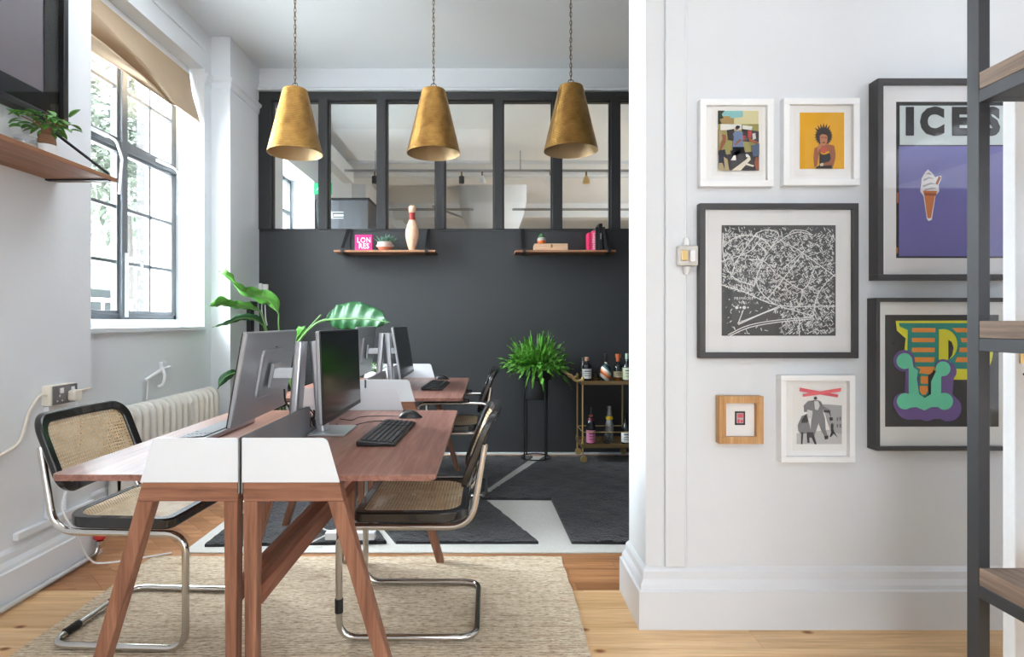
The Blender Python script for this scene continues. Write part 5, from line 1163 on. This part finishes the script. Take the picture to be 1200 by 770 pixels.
# 5 letter print
p5 = Pic('picture_frame', 'large black framed print of a circus style letter in yellow, teal and mint', (1027, 349, 1196, 528.5), 4.6, .055, M['blackframe'], recess=.02)
p5.sheet('paper', (1031, 353, 1191, 524), flat('pmount', 236, 236, 233), 1)
p5.sheet('print_ground', (1037, 369, 1170, 500), flat('pground', 60, 59, 58), 2)
def K5(*a): return [(800+x/3, 330+y/3) for x, y in a]
ye = flat('p_yellow', 232, 226, 52); te = flat('p_teal', 44, 150, 136); og = flat('p_orange', 244, 152, 60); pu = flat('p_purple', 116, 90, 152); mi = flat('p_mint', 112, 218, 178)
def K5c(x, y, r): return circ(800+x/3, 330+y/3, r/3)
dcurve = lambda x, y, rx, ry, a0=-90, a1=90: [(x+rx*math.cos(R(a0+(a1-a0)*k/14)), y+ry*math.sin(R(a0+(a1-a0)*k/14))) for k in range(15)]
p5.layers('letter', [
    (ye, [K5((748, 138), (1000, 137), (1030, 142), *dcurve(1010, 241, 80, 104, -70, 90), (955, 345), (900, 330), (865, 290), (865, 255), (778, 245), (783, 200), (752, 172))]),
    (te, [K5((758, 146), (1000, 146), *dcurve(1000, 227, 76, 80, -88, 90), (950, 306), (900, 300), (880, 300), (860, 330), (858, 400), (842, 408), (822, 395), (818, 330), (788, 290), (790, 170), (762, 158))]),
    (og, [K5((804, 163), (886, 163), (886, 178), (804, 178)), K5((804, 198), (884, 198), (884, 213), (804, 213)), K5((804, 232), (884, 232), (884, 248), (804, 248)), K5((808, 266), (884, 266), (880, 283), (814, 283)), K5((818, 299), (884, 299), (876, 318), (866, 326), (828, 322), (834, 308)), K5((832, 332), (858, 332), (857, 358), (832, 358)), K5((829, 366), (856, 366), (857, 384), (849, 397), (836, 397), (828, 384)),
          K5((945, 163), (1000, 163), (1030, 178), (960, 178)), K5((975, 198), (1050, 198), (1054, 213), (978, 213)), K5((972, 232), (1052, 232), (1048, 248), (970, 248)), K5((962, 266), (1030, 266), (1015, 283), (955, 283))]),
    (ye, [K5((898, 168), *dcurve(915, 222, 48, 55), (915, 277), (898, 277))]),
    (flat('pground', 60, 59, 58), [K5((931, 205), (942, 212), (949, 232), (944, 258), (931, 276))]),
    (pu, [K5c(775, 278, 38), K5c(925, 315, 34), K5c(912, 300, 28), K5c(790, 440, 44), K5c(855, 452, 38), K5c(930, 445, 46), K5((740, 425), (977, 440), (955, 480), (790, 485), (745, 450)), K5((760, 290), (812, 270), (815, 330), (826, 335), (826, 450), (775, 450), (780, 310)), K5((880, 330), (900, 275), (950, 330), (944, 395), (975, 430), (930, 440), (880, 440)), K5c(770, 425, 34)]),
    (te, [K5((828, 326), (858, 326), (860, 395), (846, 402), (826, 392))]),
    (og, [K5((832, 332), (858, 332), (857, 358), (832, 358)), K5((829, 366), (856, 366), (857, 384), (849, 397), (836, 397), (828, 384)), ]),
    (mi, [K5c(775, 279, 28), K5c(910, 306, 26), K5c(777, 420, 29), K5c(915, 420, 30), K5((783, 270), (803, 280), (806, 300), (822, 312), (818, 340), (826, 395), (845, 408), (868, 395), (868, 350), (884, 318), (900, 300), (915, 325), (903, 335), (903, 400), (925, 440), (870, 440), (845, 452), (815, 440), (780, 445), (790, 400), (790, 310))]),
], 3)
p5.layers('dot', [(flat('pdot', 40, 40, 40), [K5c(740, 218, 6)])], 3)

# 6 small oak frame
p6 = Pic('picture_frame', 'small oak box frame with a tiny stamp sized picture', (843, 464.5, 895, 520.5), 8.2, .038, M['oak'])
p6.layers('stamp', [(flat('stampblack', 40, 36, 40), [rect(861, 482, 873, 498)]), (flat('stampgrey', 190, 186, 186), [rect(863, 484, 871, 496)]), (flat('stamppink', 226, 92, 112), [rect(864, 485, 870.5, 489.5), rect(864, 491, 866.5, 495.5), rect(867.5, 492, 870.5, 495)])], 2)
# 7 man with red cross
p7 = Pic('picture_frame', 'white framed black and white photo under a red tape cross', (915.5, 440, 1002.5, 542), 6.5, .04, M['whiteframe'])
p7.sheet('paper', (929, 452, 994, 528), flat('warmpaper', 240, 239, 236), 1)
def K7(*a): return [(900+x/6.42, 430+y/6.42) for x, y in a]
g1 = flat('bwdark', 62, 62, 64); g2 = flat('bwmid', 132, 132, 134); g3 = flat('bwpale', 196, 196, 196)
p7.layers('photo', [
    (g3, [K7((215, 580), (553, 580), (553, 500), (480, 470), (215, 500))]),
    (flat('bwwall', 172, 172, 174), [K7((410, 280), (553, 290), (553, 505), (470, 490), (440, 400))]),
    (flat('bwwin', 110, 110, 112), [K7((515, 380), (523, 380), (523, 405), (515, 405)), K7((537, 375), (546, 375), (546, 402), (537, 402)), K7((515, 430), (523, 430), (523, 455), (515, 455)), K7((485, 425), (492, 425), (492, 455), (485, 455)), K7((537, 430), (546, 430), (546, 455), (537, 455))]),
    (g2, [K7((340, 250), (300, 255), (265, 290), (270, 340), (320, 330), (325, 380), (320, 460), (295, 520), (340, 530), (378, 420), (395, 470), (425, 530), (445, 515), (430, 470), (425, 390), (405, 320), (470, 340), (465, 325), (410, 290), (395, 260), (375, 250)), K7((220, 440), (250, 370), (290, 350), (300, 400), (310, 440), (320, 500), (240, 500), (225, 480))]),
    (g1, [circ(900+353/6.42, 430+235/6.42, 2.0, 12), K7((248, 400), (280, 360), (298, 400), (290, 420), (250, 420)), K7((247, 490), (262, 490), (255, 580), (245, 580)), K7((290, 490), (335, 490), (362, 580), (348, 580), (325, 530), (305, 530), (310, 570), (292, 570)), K7((418, 520), (450, 515), (448, 540), (425, 545)), K7((455, 380), (480, 378), (485, 400), (462, 405)), K7((470, 430), (480, 420), (490, 480), (520, 530), (490, 500), (470, 525), (460, 525), (472, 490)), K7((415, 325), (460, 325), (468, 375), (455, 345), (418, 340))]),
    (flat('bwlight', 216, 216, 216), [K7((342, 258), (372, 256), (385, 290), (370, 325), (348, 318)), K7((290, 320), (330, 330), (325, 385), (300, 385))]),
    (flat('redtape', 226, 98, 108), [K7((234, 155), (523, 207), (518, 228), (232, 182))]),
    (flat('redtape2', 236, 112, 118), [K7((255, 203), (545, 157), (540, 184), (258, 224))]),
], 2)

# ---- junction box, conduit ----------------------------------------------------
jn = thing('junction_box', 'clear fronted switch box on the white wall left of the map', 'junction box', (.747, 2.2, 1.40))
B().box(.712, .788, 2.19, 2.2345, 1.382, 1.458).obj('box', mat('frosted_box', s2l(206, 204, 200), .25, metal=.15), jn, bevel=.005)
B().box(.722, .745, 2.180, 2.1899, 1.40, 1.44).obj('brass_terminal', M['brassmetal'], jn, bevel=.002); B().box(.752, .772, 2.178, 2.1899, 1.395, 1.44).obj('switch', M['white'], jn, bevel=.003)
B().tube([(.75, 2.215, 1.46), (.75, 2.215, 1.475), (.75, 2.216, 1.49)], [.014, .014, .009], 10).tube([(.75, 2.215, 1.38), (.75, 2.215, 1.365), (.75, 2.216, 1.35)], [.014, .014, .009], 10).obj('gland', M['white'], jn, smooth=True)
cable('conduit', 'white painted cable rising from the junction box to the ceiling', [(.751, 2.227, 1.49), (.750, 2.227, 1.9), (.752, 2.227, 2.4), (.750, 2.227, 3.40)], .006, M['trim'])
cable('conduit', 'white painted cable dropping from the junction box to the baseboard', [(.751, 2.227, 1.35), (.750, 2.227, .9), (.752, 2.227, .23)], .005, M['trim'])

# ---- shelving rack at the right ---------------------------------------------------
rk = thing('shelving_rack', 'dark steel and rough wood shelving rack at the right edge', 'shelving', (1.6, 1.2, 0))
PX0, PX1, PY0, PY1 = 1.205, 1.95, .80, 1.466
for (xx, yy) in ((PX0, PY1-.036), (PX1-.03, PY1-.036), (PX0, PY0), (PX1-.03, PY0)): B().box(xx, xx+.028, yy, yy+.036, .0005, 2.44).obj('post', M['steel'], rk, bevel=.0015)
for z_ in (.522, 1.13, 1.742, 2.38):
    B().box(PX0, PX1, PY0+.0365, PY1-.0365, z_, z_+.042).obj('shelf', M['rackwood'], rk, bevel=.002)
    b = B(); zt = z_-.0005; b.box(PX0, PX0+.028, PY0+.036, PY1-.036, zt-.032, zt).box(PX1-.03, PX1, PY0+.036, PY1-.036, zt-.032, zt).box(PX0+.028, PX1-.03, PY1-.066, PY1-.0365, zt-.03, zt).box(PX0+.028, PX1-.03, PY0+.036, PY0+.064, zt-.03, zt); b.obj('shelf_rail', M['steel'], rk, bevel=.0015)
    B().prism([(PX0+.0285, PY1-.0665), (PX0+.13, PY1-.0665), (PX0+.0285, PY1-.17)], zt-.030, zt-.026, 'xy').obj('corner_plate', M['steel'], rk)
dp = thing('painted_panel', 'white painted board with a brass fitting behind the steel rack', 'panel', (1.8, 1.62, 0))
B().box(1.449, 2.3, 1.60, 1.64, .0005, 1.80).obj('board', mat('chipped_white_paint', s2l(216, 217, 218), .5, noise=.04, ns=40, bump=.2, bs=30), dp, bevel=.003)
B().box(1.460, 1.475, 1.594, 1.5999, 1.055, 1.085).ball((1.475, 1.592, 1.072), .008).obj('brass_fitting', M['brassmetal'], dp, bevel=.001); B().ball((1.473, 1.598, 1.025), .004).obj('screw', M['art_black'], dp)

# ---- next room things ----------------------------------------------------------
tr_ = thing('lighting_track', 'long ceiling lighting track in the room beyond the glazing', 'lighting track', (1, 7.6, 3.1))
B().box(-1.9, 3.9, 7.58, 7.62, 3.135, 3.16).obj('track', M['greyscreen'], tr_); 
for xx in (-1.5, 0.4, 2.4): B().tube([(xx, 7.6, 3.16), (xx, 7.6, 3.409)], .006, 6).obj('hanger', M['greyscreen'], tr_)
for (px_, m_, lab) in ((439, 'blacksteel', 'black track spotlight seen above the succulent shelf'), (541, 'blacksteel', 'dark track spotlight seen just right of the middle pendant'), (565, 'white', 'white track spotlight seen between the middle glazing bars'), (645, 'white', 'white track spotlight hanging above the books'), (687, 'brassmetal', 'brass track spotlight right of the right pendant'), (717, 'blacksteel', 'black track spotlight nearest the right wall')):
    xx = (px_-VX)/F*7.6; t = thing('track_spotlight', lab, 'spotlight', (xx, 7.6, 2.98), 0, 'spotlights on the ceiling track')
    B().tube([(0, 0, .154), (0, 0, .09)], .012, 8).obj('stem', M['darkbrass'], t, smooth=True, world=False)
    b = B(); b.lathe([(.05, .0), (.045, .05), (.022, .085), (.02, .1), (.002, .1)] if m_ != 'blacksteel' else [(.034, 0), (.036, .01), (.036, .09), (.02, .1), (.002, .1)], (0, 0, 0), 16); b.obj('lamp_head', M[m_], t, smooth=True, world=False)
cab = thing('tall_dark_cabinet', 'dark grey tall unit beyond the left glazing panes', 'cabinet', (-2.0, 6.6, 0))
b = B(); b.box(-1.93, -1.40, 6.70, 7.3, .0005, 2.58); b.obj('body', mat('charcoal_laminate', s2l(72, 72, 76), .5), cab, bevel=.01); B().box(-1.94, -1.39, 6.695, 7.31, 2.5805, 2.60).obj('top', M['darkframe'], cab)
B().prism([(-2.02, 2.58), (-1.9305, 2.58), (-1.9305, 1.6), (-1.96, 1.9), (-2.0, 2.3)], 6.72, 7.2).obj('side_fairing', M['darkframe'], cab)
b = B(); b.prism([(-1.87, 2.37), (-1.845, 2.45), (-1.83, 2.45), (-1.81, 2.40), (-1.81, 2.37)], 6.697, 6.6999).box(-1.87, -1.69, 6.6965, 6.6969, 2.36, 2.369).box(-1.80, -1.69, 6.697, 6.6999, 2.385, 2.41).box(-1.82, -1.69, 6.697, 6.6999, 2.43, 2.44); b.obj('emblem', flat('emblem_grey', 190, 192, 194), cab)
es = thing('exit_sign', 'green exit sign hanging beyond the left glazing panes', 'exit sign', (-1.9, 6.6, 2.6))
B().box(-2.0, -1.80, 6.60, 6.62, 2.62, 2.75).obj('panel', mat('exit_green', s2l(20, 160, 100), .4), es); B().tube([(-1.9, 6.61, 2.75), (-1.9, 6.61, 3.409)], .005, 6).obj('hanger', M['white'], es)
b = B(); b.prism([(-1.98, 2.66), (-1.95, 2.70), (-1.93, 2.73), (-1.91, 2.70), (-1.92, 2.66), (-1.94, 2.68)], 6.597, 6.5999).prism([(-1.88, 2.68), (-1.85, 2.68), (-1.85, 2.66), (-1.825, 2.69), (-1.85, 2.72), (-1.85, 2.70), (-1.88, 2.70)], 6.597, 6.5999); b.obj('pictogram', M['white'], es)
tag(B().tube([(-1.9, 9.2, 2.95), (3.9, 9.2, 2.95)], .02, 8).tube([(-.9, 9.2, 3.0), (-.4, 11, 3.1)], .02, 8).obj('ceiling_pipe', M['greyscreen'], smooth=True), 'grey pipe run below the ceiling of the room beyond the glazing', 'pipe')

# ---- outside the window --------------------------------------------------------
struct(B().box(-30, -2.6, -10, 40, -.6, -.5), 'ground_outside', mat('courtyard_paving', s2l(214, 212, 206), .9, noise=.1))
struct(B().box(4.6, 4.8, -5.2, 3, -.5, 5.5).box(-3, 4.6, -5.2, -5.0, -.5, 5.5), 'sun_blocker_rear', mat('sun_blocker_grey', s2l(150, 152, 156), .9))  # unseen screens added to keep sun out of rear and side openings
struct(B().box(-2.86, -2.62, 4.70, 5.4, -.5, 5.5), 'wall_outside_brick', M['brick'])
bd_ = thing('neighbouring_building', 'pale rendered building across the yard seen through the left window', 'building', (-12, 20, -.5))
B().box(-16, -9, 12, 34, -.5, 2.6).obj('wall', mat('pale_render', s2l(120, 120, 118), .9), bd_); B().box(-16, -8.95, 11.95, 34, 2.6, 2.95).obj('fascia', mat('fascia_green', s2l(150, 186, 150), .7), bd_)
b = B()
for yy in (13, 15.5, 18, 20.5, 23, 25.5): B().box(-8.99, -8.95, yy, yy+1.2, 1.0, 1.9).obj('window', flat('dull_window', 50, 54, 56, .3), bd_)
rl = thing('yard_railing', 'white metal railing outside the left window', 'railing', (-5, 9, -.5))
B().tube([(-5, 5, 1.45), (-5, 14, 1.45)], .025, 8).tube([(-5, 5, .5), (-5, 14, .5)], .02, 8).obj('handrail', M['white'], rl, smooth=True)
for k in range(30): B().box(-5.012, -4.988, 5.1+k*.3-.012, 5.1+k*.3+.012, -.499, 1.44).obj('baluster', M['white'], rl)
def tree(lab, x, y, h, r, n, seed, nm='tree'):
    t = thing(nm, lab, 'tree' if nm == 'tree' else 'bush', (x, y, -.5), 0, 'trees outside the left window' if nm == 'tree' else 'bushes outside the left window'); rr_ = random.Random(seed)
    if nm == 'tree': B().tube([(0, 0, 0), (.1, 0, h*.4), (0, .1, h*.75)], [.14, .1, .05], 8).obj('trunk', flat('tree_trunk', 60, 56, 52), t, smooth=True, world=False)
    b = B()
    for k in range(n):
        d = Vector((rr_.gauss(0, 1), rr_.gauss(0, 1), rr_.gauss(0, 1))).normalized()*r*rr_.random()**.5; p = Vector((0, 0, h))+Vector((d.x, d.y, d.z*.9))
        leaf(b, p, Vector((rr_.gauss(0, 1), rr_.gauss(0, 1), rr_.gauss(0, .7))), Vector((.1, .2, 1)), rr_.uniform(.12, .22), .05, .3, 2)
    b.obj('foliage', mat('pale_tree_leaf', s2l(48, 56, 44), .7, noise=.3, ns=3), t, world=False)
tree('leafy tree nearest the left window, filling its upper panes', -6.6, 10.5, 4.8, 1.8, 2200, 1)
tree('second leafy tree farther along the yard', -8.2, 15.5, 5.4, 2.2, 2200, 2)
tree('low bush behind the yard railing nearest the brick pier', -6.0, 9.5, .5, .8, 900, 3, 'bush')
tree('low bush behind the yard railing farther off', -6.6, 12.5, .5, .9, 900, 4, 'bush')
